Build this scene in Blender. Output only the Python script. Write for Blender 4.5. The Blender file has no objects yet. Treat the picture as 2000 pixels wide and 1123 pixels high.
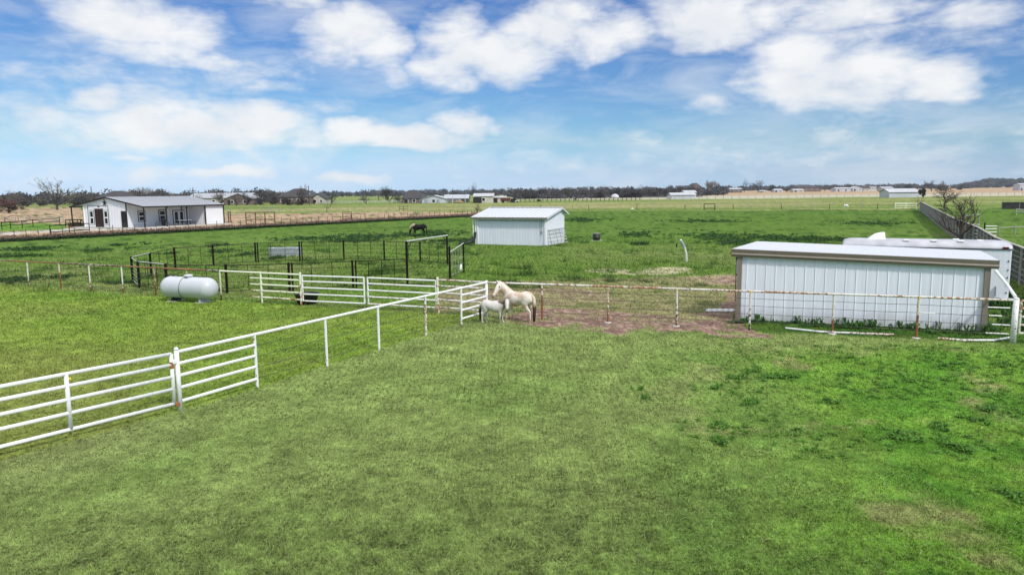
import bpy, math, random
import numpy as np
from mathutils import Vector, Matrix
R = math.radians
SC = bpy.context.scene
COL = SC.collection

# ------------------------------------------------------------------ camera, sky, sun, exposure
H = 4.9; F = 1400.0; PITCH = math.atan(188.5/F); ROLL = 0.0105
cp, sp = math.cos(PITCH), math.sin(PITCH)
_f = Vector((0, cp, -sp)); _r0 = Vector((1, 0, 0)); _u0 = Vector((0, sp, cp))
_r = math.cos(ROLL)*_r0 - math.sin(ROLL)*_u0*(-1)*(-1)
_u = math.cos(ROLL)*_u0 + math.sin(ROLL)*_r0
cam_d = bpy.data.cameras.new('camera'); cam = bpy.data.objects.new('camera', cam_d); COL.objects.link(cam)
M4 = Matrix(((_r.x, _u.x, -_f.x, 0), (_r.y, _u.y, -_f.y, 0), (_r.z, _u.z, -_f.z, H), (0, 0, 0, 1)))
cam.matrix_world = M4
cam_d.sensor_width = 36; cam_d.lens = F*36/2000; cam_d.clip_end = 30000; cam_d.clip_start = 0.1
SC.camera = cam
SUN_AZ, SUN_EL = 142.0, 47.0
world = bpy.data.worlds.new('World'); SC.world = world; world.use_nodes = True
sun_d = bpy.data.lights.new('sun', 'SUN'); sun = bpy.data.objects.new('sun', sun_d); COL.objects.link(sun)
sun_d.energy = 2.0; sun_d.angle = R(4.0); sun_d.color = (1, .955, .89)
_sd = Vector((math.sin(R(SUN_AZ))*math.cos(R(SUN_EL)), math.cos(R(SUN_AZ))*math.cos(R(SUN_EL)), math.sin(R(SUN_EL))))
sun.rotation_euler = _sd.to_track_quat('Z', 'Y').to_euler()
sun.location = _sd*60
vs = SC.view_settings; vs.view_transform = 'Standard'; vs.look = 'None'; vs.exposure = 0.62; vs.gamma = 1; vs.use_curve_mapping = False
SKY_STRENGTH = 0.13
SKY_K = 1.0

def ray(px, py):
    return (_f + _r*((px-1000)/F) + _u*((561.5-py)/F))
def G(px, py, z=0.0):
    d = ray(px, py); t = (z-H)/d.z
    return Vector((d.x*t, d.y*t, z))
def GD(px, depth, z=0.0):
    """point on the ground at a given distance north whose bearing is that of column px"""
    x = (px-1000)/F*depth
    for _ in range(4):
        P = Vector((x, depth, z-H)); q = 1000+F*P.dot(_r)/P.dot(_f); x += (px-q)/F*depth
    return Vector((x, depth, z))
def hor(px): return 373-0.0105*(px-1000)
def HT(p, py):
    """height above ground of something standing at p that reaches row py"""
    lo, hi = -2.0, 60.0
    for _ in range(40):
        m = (lo+hi)/2; P = Vector((p.x, p.y, m-H)); y = 561.5-F*P.dot(_u)/P.dot(_f)
        if y > py: lo = m
        else: hi = m
    return (lo+hi)/2

# sky: Nishita with broken cumulus placed by direction
def build_sky():
    nt = world.node_tree; nt.nodes.clear(); N = nt.nodes; L = nt.links
    def mth(op, a, b=None, c=None):
        n = N.new('ShaderNodeMath'); n.operation = op
        for i, v in enumerate((a, b, c)):
            if v is None: continue
            if isinstance(v, (int, float)): n.inputs[i].default_value = v
            else: L.new(v, n.inputs[i])
        return n.outputs[0]
    def vm(op, a, b):
        n = N.new('ShaderNodeVectorMath'); n.operation = op
        for i, v in enumerate((a, b)):
            if isinstance(v, (tuple, list)): n.inputs[i].default_value = v
            else: L.new(v, n.inputs[i])
        return n
    sky = N.new('ShaderNodeTexSky'); sky.sky_type = 'NISHITA'; sky.sun_disc = False
    sky.sun_elevation = R(SUN_EL); sky.sun_rotation = R(SUN_AZ); sky.air_density = 1.0; sky.dust_density = 0.3; sky.ozone_density = 3.0; sky.altitude = 200
    tc = N.new('ShaderNodeTexCoord'); sep = N.new('ShaderNodeSeparateXYZ'); L.new(tc.outputs['Generated'], sep.inputs[0])
    az = mth('ARCTAN2', sep.outputs[0], sep.outputs[1]); el = mth('ARCSINE', sep.outputs[2])
    cmb = N.new('ShaderNodeCombineXYZ'); L.new(az, cmb.inputs[0]); L.new(el, cmb.inputs[1])
    P = cmb.outputs[0]
    def noise(scale, loc, detail, rough=.55, stretch=(1, 1.9, 1), dist=0.0):
        mp = N.new('ShaderNodeMapping'); mp.inputs['Location'].default_value = loc; mp.inputs['Scale'].default_value = stretch
        L.new(P, mp.inputs[0]); n = N.new('ShaderNodeTexNoise'); n.inputs['Scale'].default_value = scale
        n.inputs['Detail'].default_value = detail; n.inputs['Roughness'].default_value = rough; n.inputs['Distortion'].default_value = dist
        L.new(mp.outputs[0], n.inputs[0]); return n
    warp = noise(7, (3, 1, 0), 4)
    w = vm('SUBTRACT', warp.outputs['Color'], (.5, .5, .5)); w2 = vm('MULTIPLY', w.outputs[0], (.11, .055, 0)); Pw = vm('ADD', P, w2.outputs[0]).outputs[0]
    blobs = [(215,30,110,42,.9),(330,62,100,38,.9),(300,100,110,30,.8),(400,118,70,16,.8),(160,70,110,40,.4),
        (690,60,80,46,1),(740,95,60,40,.95),(640,90,60,40,.8),(760,135,45,30,.6),(565,5,60,22,.9),
        (900,85,75,55,1),(1000,105,110,46,1),(1090,40,95,50,1),(1180,70,70,40,.9),(880,140,60,30,.8),(1150,105,60,25,.7),
        (1390,35,125,50,1),(1350,85,60,22,.8),(1510,15,90,35,.9),(1640,20,100,38,.9),(1620,80,110,28,.8),
        (1560,110,100,50,1),(1620,160,150,55,1),(1700,140,100,45,1),(1600,205,90,25,.8),(1840,150,70,36,.9),(1880,28,90,26,.8),(1400,205,50,22,.6),(1900,125,60,25,.4),
        (210,200,60,22,.9),(330,235,150,44,1),(480,250,130,40,1),(330,272,120,24,.8),(590,270,60,24,.7),(60,215,110,40,.6),(60,265,90,18,.4),
        (700,262,70,26,1),(800,270,110,22,1),(900,240,55,24,.9),(950,245,40,10,.5),
        (450,334,100,11,.8),(270,308,50,9,.6),(680,350,70,9,.8),(90,330,140,26,.45),(120,150,190,22,.4),(550,170,60,16,.5),(640,210,60,20,.4),
        (90,250,260,60,.42),(300,150,240,40,.42),(120,110,140,50,.35),(200,340,330,34,.42),(520,300,200,40,.4),(560,140,120,40,.3),(1750,80,260,90,.42),(1820,230,240,60,.32),(1500,300,700,40,.36),(1280,305,260,16,.34),(1650,290,330,24,.42),(1750,240,90,14,.35),(1950,250,80,12,.5),(1050,290,60,10,.4),(1700,345,260,10,.3)]
    cur = None
    for (cx, cy, rx, ry, wt) in blobs:
        d = ray(cx, cy).normalized(); a0 = math.atan2(d.x, d.y); e0 = math.asin(d.z); ca = math.cos(a0)
        s = vm('SUBTRACT', Pw, (a0, e0, 0)); m = vm('MULTIPLY', s.outputs[0], (F/(rx*1.42)/ca, F/(ry*1.45), 0))
        dt = vm('DOT_PRODUCT', m.outputs[0], m.outputs[0]).outputs['Value']
        v = mth('MULTIPLY', mth('MAXIMUM', mth('SUBTRACT', 1.0, dt), 0.0), wt)
        cur = v if cur is None else mth('MAXIMUM', cur, v)
    # unseen clouds added over the rest of the dome, for the lighting
    far = noise(2.2, (9, 4, 0), 5, .55, (1, 1.6, 1))
    hi = mth('SMOOTH_MIN', mth('MULTIPLY', mth('MAXIMUM', mth('SUBTRACT', el, .30), 0), 4), 1.0, .05)
    rest = mth('MULTIPLY', mth('MAXIMUM', mth('SUBTRACT', far.outputs[0], .36), 0), mth('MULTIPLY', hi, 6.0))
    cur = mth('MAXIMUM', cur, rest)
    n1 = noise(13, (0, 0, 0), 8, .58, (1, 1.7, 1), .3)
    n2 = noise(26, (5, 2, 1), 6, .6, (1, 3.2, 1), .2)
    dens = mth('ADD', cur, mth('MULTIPLY', mth('SUBTRACT', n1.outputs[0], .5), 1.4))
    dens = mth('ADD', dens, mth('MULTIPLY', mth('SUBTRACT', n2.outputs[0], .5), .6))
    cov = N.new('ShaderNodeMapRange'); cov.interpolation_type = 'SMOOTHSTEP'
    L.new(dens, cov.inputs[0]); cov.inputs[1].default_value = .03; cov.inputs[2].default_value = 1.02; cov.inputs[3].default_value = 0; cov.inputs[4].default_value = .97
    # thin veil of high cloud
    n3 = noise(5, (2, 7, 0), 6, .6, (1, 4, 1), .5)
    veil = mth('MULTIPLY', mth('MAXIMUM', mth('SUBTRACT', n3.outputs[0], .44), 0), 1.5)
    covf = mth('MAXIMUM', cov.outputs[0], veil)
    # cloud tone: bright where thick, greyer at thin lower parts
    n4 = noise(10, (0, .035, 0), 6, .55, (1, 1.7, 1))
    ton = mth('ADD', mth('MULTIPLY', mth('SUBTRACT', n4.outputs[0], .5), .9), .62)
    cr = N.new('ShaderNodeValToRGB'); cr.color_ramp.elements[0].color = (3.5*SKY_K, 3.75*SKY_K, 4.15*SKY_K, 1); cr.color_ramp.elements[1].color = (4.75*SKY_K, 4.8*SKY_K, 4.85*SKY_K, 1)
    cr.color_ramp.elements[0].position = .25; cr.color_ramp.elements[1].position = .7
    L.new(ton, cr.inputs[0])
    # camera-like rendition of the clear sky: deeper blue overhead, cyan-white low down
    sr = N.new('ShaderNodeSeparateColor'); L.new(sky.outputs[0], sr.inputs[0])
    rr_ = mth('MULTIPLY', mth('POWER', sr.outputs[0], 1.33), .180*SKY_K)
    gg_ = mth('MULTIPLY', mth('POWER', sr.outputs[1], 1.28), .254*SKY_K)
    gg_ = mth('MAXIMUM', gg_, mth('MULTIPLY', rr_, 1.42))
    bb_ = mth('MAXIMUM', mth('MULTIPLY', sr.outputs[2], .54*SKY_K), mth('MULTIPLY', gg_, 1.32))
    hs = N.new('ShaderNodeCombineColor'); L.new(rr_, hs.inputs[0]); L.new(gg_, hs.inputs[1]); L.new(bb_, hs.inputs[2])
    # unseen overhead clouds made brighter to add soft ambient light
    boost = mth('ADD', mth('MULTIPLY', hi, .75), 1.0); cb = N.new('ShaderNodeVectorMath'); cb.operation = 'SCALE'; L.new(cr.outputs[0], cb.inputs[0]); L.new(boost, cb.inputs['Scale'])
    mx = N.new('ShaderNodeMix'); mx.data_type = 'RGBA'; L.new(covf, mx.inputs[0]); L.new(hs.outputs[0], mx.inputs[6]); L.new(cb.outputs[0], mx.inputs[7])
    bg = N.new('ShaderNodeBackground'); bg.inputs[1].default_value = SKY_STRENGTH; L.new(mx.outputs[2], bg.inputs[0])
    out = N.new('ShaderNodeOutputWorld'); L.new(bg.outputs[0], out.inputs[0])
build_sky()
world.cycles.sampling_method = 'MANUAL'; world.cycles.sample_map_resolution = 512

# ------------------------------------------------------------------ materials
def new_mat(name, col, rough=.6, metal=0.0, var=0.12, scale=4.0, bump=0.0, bscale=30.0, spec=.4):
    m = bpy.data.materials.new(name); m.use_nodes = True; nt = m.node_tree; N = nt.nodes; L = nt.links
    b = N['Principled BSDF']; b.inputs['Roughness'].default_value = rough; b.inputs['Metallic'].default_value = metal
    b.inputs['Specular IOR Level'].default_value = spec
    tc = N.new('ShaderNodeTexCoord'); n = N.new('ShaderNodeTexNoise'); n.inputs['Scale'].default_value = scale; n.inputs['Detail'].default_value = 6
    L.new(tc.outputs['Object'], n.inputs[0])
    r = N.new('ShaderNodeValToRGB'); c = col
    r.color_ramp.elements[0].position = .3; r.color_ramp.elements[1].position = .7
    r.color_ramp.elements[0].color = (c[0]*(1-var), c[1]*(1-var), c[2]*(1-var), 1)
    r.color_ramp.elements[1].color = (min(1, c[0]*(1+var)), min(1, c[1]*(1+var)), min(1, c[2]*(1+var)), 1)
    L.new(n.outputs[0], r.inputs[0]); L.new(r.outputs[0], b.inputs['Base Color'])
    if bump:
        n2 = N.new('ShaderNodeTexNoise'); n2.inputs['Scale'].default_value = bscale; n2.inputs['Detail'].default_value = 4; L.new(tc.outputs['Object'], n2.inputs[0])
        bp = N.new('ShaderNodeBump'); bp.inputs['Strength'].default_value = bump; bp.inputs['Distance'].default_value = .01
        L.new(n2.outputs[0], bp.inputs['Height']); L.new(bp.outputs[0], b.inputs['Normal'])
    return m
def rust_mat(name, amount, white=(.80, .80, .79), lowrust=0.0, scale=5.0, yellow=.0):
    """white pipe paint flaking to rust; lowrust rusts more towards the ground"""
    m = bpy.data.materials.new(name); m.use_nodes = True; nt = m.node_tree; N = nt.nodes; L = nt.links
    b = N['Principled BSDF']; b.inputs['Roughness'].default_value = .5
    g = N.new('ShaderNodeNewGeometry'); mp = N.new('ShaderNodeMapping'); mp.inputs['Scale'].default_value = (1, 1, .8); L.new(g.outputs['Position'], mp.inputs[0])
    n = N.new('ShaderNodeTexNoise'); n.inputs['Scale'].default_value = scale; n.inputs['Detail'].default_value = 8; n.inputs['Roughness'].default_value = .7; L.new(mp.outputs[0], n.inputs[0])
    n0 = N.new('ShaderNodeTexNoise'); n0.inputs['Scale'].default_value = .55; n0.inputs['Detail'].default_value = 2; L.new(mp.outputs[0], n0.inputs[0])
    sep = N.new('ShaderNodeSeparateXYZ'); L.new(g.outputs['Position'], sep.inputs[0])
    lo = N.new('ShaderNodeMapRange'); lo.inputs[1].default_value = 0; lo.inputs[2].default_value = 1.0; lo.inputs[3].default_value = lowrust; lo.inputs[4].default_value = 0; L.new(sep.outputs[2], lo.inputs[0])
    a = N.new('ShaderNodeMath'); a.operation = 'ADD'; L.new(n.outputs[0], a.inputs[0]); L.new(lo.outputs[0], a.inputs[1])
    a2 = N.new('ShaderNodeMath'); a2.operation = 'MULTIPLY_ADD'; L.new(n0.outputs[0], a2.inputs[0]); a2.inputs[1].default_value = .5; L.new(a.outputs[0], a2.inputs[2])
    mr = N.new('ShaderNodeMapRange'); L.new(a2.outputs[0], mr.inputs[0]); t = .25+.5-amount*.35+.08
    mr.inputs[1].default_value = t; mr.inputs[2].default_value = t+.05
    rr = N.new('ShaderNodeValToRGB'); rr.color_ramp.elements[0].color = (.045, .018, .012, 1); rr.color_ramp.elements[1].color = (.30, .115, .04, 1); L.new(n0.outputs[0], rr.inputs[0])
    rr.color_ramp.elements[0].position = .4; rr.color_ramp.elements[1].position = .62
    wr = N.new('ShaderNodeValToRGB'); wr.color_ramp.elements[0].color = (white[0]*.88, white[1]*.87, white[2]*.84, 1); wr.color_ramp.elements[1].color = (*white, 1)
    wr.color_ramp.elements[0].position = .35; wr.color_ramp.elements[1].position = .6; L.new(n.outputs[0], wr.inputs[0])
    mx = N.new('ShaderNodeMix'); mx.data_type = 'RGBA'; L.new(mr.outputs[0], mx.inputs[0]); L.new(wr.outputs[0], mx.inputs[6]); L.new(rr.outputs[0], mx.inputs[7])
    L.new(mx.outputs[2], b.inputs['Base Color'])
    return m
def sheet_mat(name, col, rough=.4, spec=.4, var=.04, streak=.05, dirt=0.0):
    """painted ribbed steel: faint vertical streaks, optional splash dirt near the ground"""
    m = bpy.data.materials.new(name); m.use_nodes = True; nt = m.node_tree; N = nt.nodes; L = nt.links
    b = N['Principled BSDF']; b.inputs['Roughness'].default_value = rough; b.inputs['Specular IOR Level'].default_value = spec
    g = N.new('ShaderNodeNewGeometry'); mp = N.new('ShaderNodeMapping'); mp.inputs['Scale'].default_value = (6, 6, .35); L.new(g.outputs['Position'], mp.inputs[0])
    n = N.new('ShaderNodeTexNoise'); n.inputs['Scale'].default_value = 1.4; n.inputs['Detail'].default_value = 6; L.new(mp.outputs[0], n.inputs[0])
    r = N.new('ShaderNodeValToRGB'); c = col
    r.color_ramp.elements[0].color = tuple(x*(1-streak-var) for x in c)+(1,); r.color_ramp.elements[1].color = tuple(min(1, x*(1+var)) for x in c)+(1,)
    r.color_ramp.elements[0].position = .25; r.color_ramp.elements[1].position = .65; L.new(n.outputs[0], r.inputs[0])
    out = r.outputs[0]
    if dirt:
        sep = N.new('ShaderNodeSeparateXYZ'); L.new(g.outputs['Position'], sep.inputs[0])
        n2 = N.new('ShaderNodeTexNoise'); n2.inputs['Scale'].default_value = 3; n2.inputs['Detail'].default_value = 6; L.new(g.outputs['Position'], n2.inputs[0])
        a = N.new('ShaderNodeMath'); a.operation = 'MULTIPLY_ADD'; L.new(n2.outputs[0], a.inputs[0]); a.inputs[1].default_value = -.7; L.new(sep.outputs[2], a.inputs[2])
        mr = N.new('ShaderNodeMapRange'); L.new(a.outputs[0], mr.inputs[0]); mr.inputs[1].default_value = -.35; mr.inputs[2].default_value = .25; mr.inputs[3].default_value = dirt; mr.inputs[4].default_value = 0
        mx = N.new('ShaderNodeMix'); mx.data_type = 'RGBA'; L.new(mr.outputs[0], mx.inputs[0]); L.new(out, mx.inputs[6]); mx.inputs[7].default_value = (.22, .20, .12, 1); out = mx.outputs[2]
    L.new(out, b.inputs['Base Color']); return m
def attr_mat(name, attr='Col', rough=.8, spec=.15, trans=0.0, detail=None):
    m = bpy.data.materials.new(name); m.use_nodes = True; nt = m.node_tree; N = nt.nodes; L = nt.links
    b = N['Principled BSDF']; b.inputs['Roughness'].default_value = rough; b.inputs['Specular IOR Level'].default_value = spec
    a = N.new('ShaderNodeAttribute'); a.attribute_name = attr; L.new(a.outputs['Color'], b.inputs['Base Color'])
    if trans:
        t = N.new('ShaderNodeBsdfTranslucent'); L.new(a.outputs['Color'], t.inputs[0]); mx = N.new('ShaderNodeMixShader'); mx.inputs[0].default_value = trans
        L.new(b.outputs[0], mx.inputs[1]); L.new(t.outputs[0], mx.inputs[2]); L.new(mx.outputs[0], N['Material Output'].inputs[0])
    return m
MT = {}
MT['pipe_clean'] = rust_mat('white_pipe_paint', -.45, scale=9)
MT['pipe_light'] = rust_mat('white_pipe_paint_chipped', -.06, scale=16, lowrust=.06)
MT['pipe_post'] = rust_mat('white_post_rusting_low', .02, white=(.72, .69, .62), scale=11, lowrust=.2)
MT['pipe_rail'] = rust_mat('white_rail_flaking', .16, white=(.70, .68, .63), scale=13)
MT['pipe_rusty'] = rust_mat('rail_mostly_rust', .50, white=(.50, .42, .34), scale=9)
MT['post_orange'] = rust_mat('post_orange_rust', .20, white=(.66, .58, .45), scale=8, lowrust=.25)
MT['pipe_cream'] = rust_mat('cream_pipe_paint', -.05, white=(.78, .78, .62), scale=7, lowrust=.1)
MT['wire'] = new_mat('fence_wire', (.07, .065, .06), .5, .3)
MT['dark_post'] = new_mat('dark_pipe', (.012, .009, .008), .85, 0, .3, 12, spec=.1)
MT['dark_thin'] = new_mat('dark_thin_pipe', (.04, .032, .026), .8, 0, .3, 5, spec=.1)
MT['grey_pipe'] = new_mat('grey_pipe', (.30, .30, .27), .6, .2, .3, 5)
MT['pale_pipe'] = new_mat('pale_pipe', (.52, .52, .47), .5, .1, .2, 5)
MT['rust_pipe'] = new_mat('rust_pipe', (.11, .05, .035), .7, 0, .4, 5)
MT['tank'] = new_mat('tank_paint', (.50, .52, .55), .38, 0, .03, 2)
MT['black_rubber'] = new_mat('black_plastic', (.018, .019, .02), .5, 0, .3, 6)
MT['tank_plate'] = new_mat('data_plate', (.16, .17, .18), .4, .3)
MT['galv'] = new_mat('galvanised_steel', (.36, .39, .41), .45, .4, .2, 6)
MT['shed_white'] = sheet_mat('white_sheet_steel', (.755, .775, .835), .42, .35)
MT['shed_dirt'] = sheet_mat('white_sheet_steel_splashed', (.755, .775, .835), .42, .35, dirt=.5)
MT['roof_white'] = sheet_mat('white_roof_steel', (.53, .55, .58), .5, .3, .05)
MT['taupe'] = sheet_mat('taupe_trim', (.225, .19, .155), .5, .3)
MT['house_white'] = sheet_mat('house_wall_steel', (.78, .78, .80), .5, .3, .03, .03)
MT['roof_grey'] = sheet_mat('grey_roof_steel', (.33, .34, .36), .42, .45, .05)
MT['trim_black'] = new_mat('dark_bronze_trim', (.022, .016, .014), .5)
MT['door_brown'] = new_mat('dark_brown_door', (.028, .010, .007), .6, 0, .25, 20)
MT['glass'] = new_mat('window_glass', (.012, .013, .016), .25, 0, .1, 3, spec=.35)
MT['white_trim'] = new_mat('white_trim', (.82, .82, .81), .5, 0, .03)
MT['concrete'] = new_mat('concrete', (.48, .46, .42), .8, 0, .12, 2)
MT['hoof'] = new_mat('hoof', (.06, .045, .035), .6)
MT['tr_white'] = sheet_mat('trailer_paint', (.74, .755, .80), .35, .5, .03, .06, dirt=.35)
MT['tr_roof'] = new_mat('trailer_roof', (.46, .46, .48), .45, .2, .25, 1.2)
MT['wood_grey'] = new_mat('weathered_board', (.085, .078, .07), .85, 0, .35, 1.4, .4, 20)
MT['wood_post'] = new_mat('weathered_post', (.34, .32, .29), .85, 0, .25, 6)
MT['bark'] = new_mat('bark', (.085, .065, .05), .9, 0, .35, 6)
MT['bark_far'] = new_mat('bark_far', (.075, .065, .06), .9, 0, .3, 2)
MT['pole_wood'] = new_mat('utility_pole_wood', (.07, .06, .055), .85)
MT['shingle'] = new_mat('dark_shingles', (.045, .042, .045), .8, 0, .25, .6)
MT['brick'] = new_mat('dull_brick', (.17, .12, .10), .85, 0, .25, .8)
MT['tan_wall'] = new_mat('tan_wall', (.45, .41, .34), .7, 0, .08, .6)
MT['yellow'] = new_mat('yellow_tag', (.75, .55, .05), .5)
MT['steel'] = new_mat('steel_door', (.25, .28, .32), .4, .3)
MT['dry_hay'] = new_mat('dry_hay', (.27, .19, .10), .9, 0, .3, 4, .4, 20)

# ------------------------------------------------------------------ mesh builder
class MB:
    def __init__(s): s.v = []; s.f = []
    def add(s, vs_, fs):
        o = len(s.v); s.v += [tuple(p) for p in vs_]; s.f += [tuple(i+o for i in f) for f in fs]; return s
    def box(s, c, d, rz=0.0, rx=0.0):
        hx, hy, hz = d[0]/2, d[1]/2, d[2]/2; m = Matrix.Rotation(rz, 3, 'Z') @ Matrix.Rotation(rx, 3, 'X')
        ps = [Vector(c)+m @ Vector((x, y, z)) for x in (-hx, hx) for y in (-hy, hy) for z in (-hz, hz)]
        return s.add(ps, [(0, 1, 3, 2), (4, 6, 7, 5), (0, 4, 5, 1), (2, 3, 7, 6), (0, 2, 6, 4), (1, 5, 7, 3)])
    def bar(s, a, b, w, h):
        a = Vector(a); b = Vector(b); t = (b-a).normalized(); side = t.cross(Vector((0, 0, 1)))
        if side.length < 1e-3: side = Vector((1, 0, 0))
        side.normalize(); up = side.cross(t)
        ps = [p+side*x*w/2+up*z*h/2 for p in (a, b) for x in (-1, 1) for z in (-1, 1)]
        return s.add(ps, [(0, 1, 3, 2), (4, 6, 7, 5), (0, 4, 5, 1), (2, 3, 7, 6), (0, 2, 6, 4), (1, 5, 7, 3)])
    def tube(s, pts, rad, n=8, cap=True):
        pts = [Vector(p) for p in pts]; k = len(pts); rad = rad if isinstance(rad, (list, tuple)) else [rad]*k
        ref = None; rings = []
        for i, p in enumerate(pts):
            t = (pts[min(i+1, k-1)]-pts[max(i-1, 0)]).normalized()
            if ref is None:
                ref = t.cross(Vector((0, 0, 1)))
                if ref.length < .05: ref = t.cross(Vector((0, 1, 0)))
            else: ref = ref - t*ref.dot(t)
            if ref.length < 1e-5: ref = t.cross(Vector((1, 0, .1)))
            ref.normalize(); b = t.cross(ref)
            rings.append([p+(ref*math.cos(2*math.pi*j/n)+b*math.sin(2*math.pi*j/n))*rad[i] for j in range(n)])
        o = len(s.v)
        for r_ in rings: s.v += [tuple(q) for q in r_]
        for i in range(k-1):
            for j in range(n): s.f.append((o+i*n+j, o+i*n+(j+1) % n, o+(i+1)*n+(j+1) % n, o+(i+1)*n+j))
        if cap: s.f.append(tuple(o+j for j in reversed(range(n)))); s.f.append(tuple(o+(k-1)*n+j for j in range(n)))
        return s
    def loft(s, st, n=14, side_hint=(0, 1, 0)):
        """stations: (point, half width, half height); elliptical sections"""
        k = len(st); P = [Vector(q[0]) for q in st]; o = len(s.v); sh = Vector(side_hint)
        for i, q in enumerate(st):
            t = (P[min(i+1, k-1)]-P[max(i-1, 0)]).normalized(); sd = sh - t*sh.dot(t); sd.normalize(); up = t.cross(sd)
            for j in range(n):
                a = 2*math.pi*j/n; s.v.append(tuple(P[i]+sd*math.cos(a)*q[1]+up*math.sin(a)*q[2]))
        for i in range(k-1):
            for j in range(n): s.f.append((o+i*n+j, o+i*n+(j+1) % n, o+(i+1)*n+(j+1) % n, o+(i+1)*n+j))
        s.f.append(tuple(o+j for j in reversed(range(n)))); s.f.append(tuple(o+(k-1)*n+j for j in range(n)))
        return s
    def lathe(s, prof, n=24, c=(0, 0, 0), axis='Z'):
        o = len(s.v); c = Vector(c)
        for (r_, z) in prof:
            for j in range(n):
                a = 2*math.pi*j/n; x, y = r_*math.cos(a), r_*math.sin(a)
                s.v.append(tuple(c+(Vector((x, y, z)) if axis == 'Z' else Vector((z, x, y)))))
        k = len(prof)
        for i in range(k-1):
            for j in range(n): s.f.append((o+i*n+j, o+i*n+(j+1) % n, o+(i+1)*n+(j+1) % n, o+(i+1)*n+j))
        s.f.append(tuple(o+j for j in reversed(range(n)))); s.f.append(tuple(o+(k-1)*n+j for j in range(n)))
        return s
    def build(s, name, m, parent=None, smooth=False, bevel=0.0):
        me = bpy.data.meshes.new(name); me.from_pydata(s.v, [], s.f); me.materials.append(m)
        if smooth:
            me.polygons.foreach_set('use_smooth', [True]*len(me.polygons))
        me.update(); o = bpy.data.objects.new(name, me); COL.objects.link(o)
        if parent is not None: o.parent = parent
        if bevel:
            bm_ = o.modifiers.new('bevel', 'BEVEL'); bm_.width = bevel; bm_.segments = 2; bm_.limit_method = 'ANGLE'
        return o
def tag(o, label=None, cat=None, group=None, kind=None):
    if label: o['label'] = label
    if cat: o['category'] = cat
    if group: o['group'] = group
    if kind: o['kind'] = kind
    return o
def thing(name, label, cat, loc=(0, 0, 0), rz=0.0, group=None):
    o = bpy.data.objects.new(name, None); COL.objects.link(o); o.location = loc; o.rotation_euler = (0, 0, rz); o.empty_display_size = .3
    return tag(o, label, cat, group)
def dup(root, loc, rz=0.0, label=None, scale=1.0):
    kids = list(root.children); r = root.copy(); COL.objects.link(r); r.location = loc; r.rotation_euler = (0, 0, rz); r.scale = (scale,)*3
    if label: r['label'] = label
    for ch in kids:
        sub = list(ch.children); c = ch.copy(); COL.objects.link(c); c.parent = r
        for g in sub:
            d = g.copy(); COL.objects.link(d); d.parent = c
    return r
def np_mesh(name, V, Fc, m, cols=None, domain='POINT', nv=3):
    me = bpy.data.meshes.new(name); nF = len(Fc)
    me.vertices.add(len(V)); me.vertices.foreach_set('co', np.ascontiguousarray(V, dtype=np.float32).ravel())
    me.loops.add(nF*nv); me.loops.foreach_set('vertex_index', np.ascontiguousarray(Fc, dtype=np.int32).ravel())
    me.polygons.add(nF); me.polygons.foreach_set('loop_start', np.arange(0, nF*nv, nv, dtype=np.int32)); me.polygons.foreach_set('loop_total', np.full(nF, nv, dtype=np.int32))
    me.update(calc_edges=True)
    if cols is not None:
        a = me.attributes.new('Col', 'FLOAT_COLOR', domain); c4 = np.ones((len(cols), 4), dtype=np.float32); c4[:, :3] = cols; a.data.foreach_set('color', c4.ravel())
    me.materials.append(m); o = bpy.data.objects.new(name, me); COL.objects.link(o); return o

# ------------------------------------------------------------------ noise and ground zones
def _h(ix, iy, seed):
    n = (ix.astype(np.int64)*374761393 + iy.astype(np.int64)*668265263 + seed*982451653) & 0x7fffffff
    n = ((n ^ (n >> 13))*1274126177) & 0x7fffffff
    return ((n ^ (n >> 16)) & 0xffff)/65535.0
def vnoise(x, y, seed=0):
    ix = np.floor(x); iy = np.floor(y); fx = x-ix; fy = y-iy; fx = fx*fx*(3-2*fx); fy = fy*fy*(3-2*fy)
    a = _h(ix, iy, seed); b = _h(ix+1, iy, seed); c = _h(ix, iy+1, seed); d = _h(ix+1, iy+1, seed)
    return (a*(1-fx)+b*fx)*(1-fy)+(c*(1-fx)+d*fx)*fy
def fbm(x, y, sc, oc=4, seed=0, rough=.5):
    t = 0; a = 1; s = 0; f = 1.0/sc
    for i in range(oc):
        t = t+a*vnoise(x*f+17.3*i, y*f-9.1*i, seed+i); s += a; a *= rough; f *= 2.03
    return t/s
def inpoly(x, y, poly):
    r = np.zeros(x.shape, bool); n = len(poly); j = n-1
    for i in range(n):
        xi, yi = poly[i]; xj, yj = poly[j]
        c = ((yi > y) != (yj > y)) & (x < (xj-xi)*(y-yi)/((yj-yi) if yj != yi else 1e-9)+xi); r ^= c; j = i
    return r
def W(pts): return [tuple(G(*p)[:2]) for p in pts]
Z_PADDOCK = W([(951, 618), (1059, 625), (1319, 641), (1626, 654), (1979, 672)])+[(60, 22), (60, -40), (-60, -40), (-40, 2)]+W([(0, 900), (353, 802), (508, 757), (636, 714), (738, 683), (890, 633)])
Z_YARD = W([(951, 618), (890, 633), (738, 683), (508, 757), (353, 802), (0, 900)])+[(-40, 2), (-60, 10)]+W([(-200, 548), (0, 558), (294, 579), (590, 597), (858, 613)])
Z_MUD = W([(1000, 615), (1060, 602), (1180, 604), (1320, 618), (1400, 602), (1445, 560), (1330, 548), (1440, 535), (1460, 640), (1520, 662), (1420, 659), (1370, 648), (1255, 643), (1215, 657), (1170, 648), (1040, 636), (985, 628)])
Z_MUD2 = W([(860, 590), (955, 600), (1000, 598), (1230, 590), (1180, 566), (1080, 560), (950, 568), (850, 570)])
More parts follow.
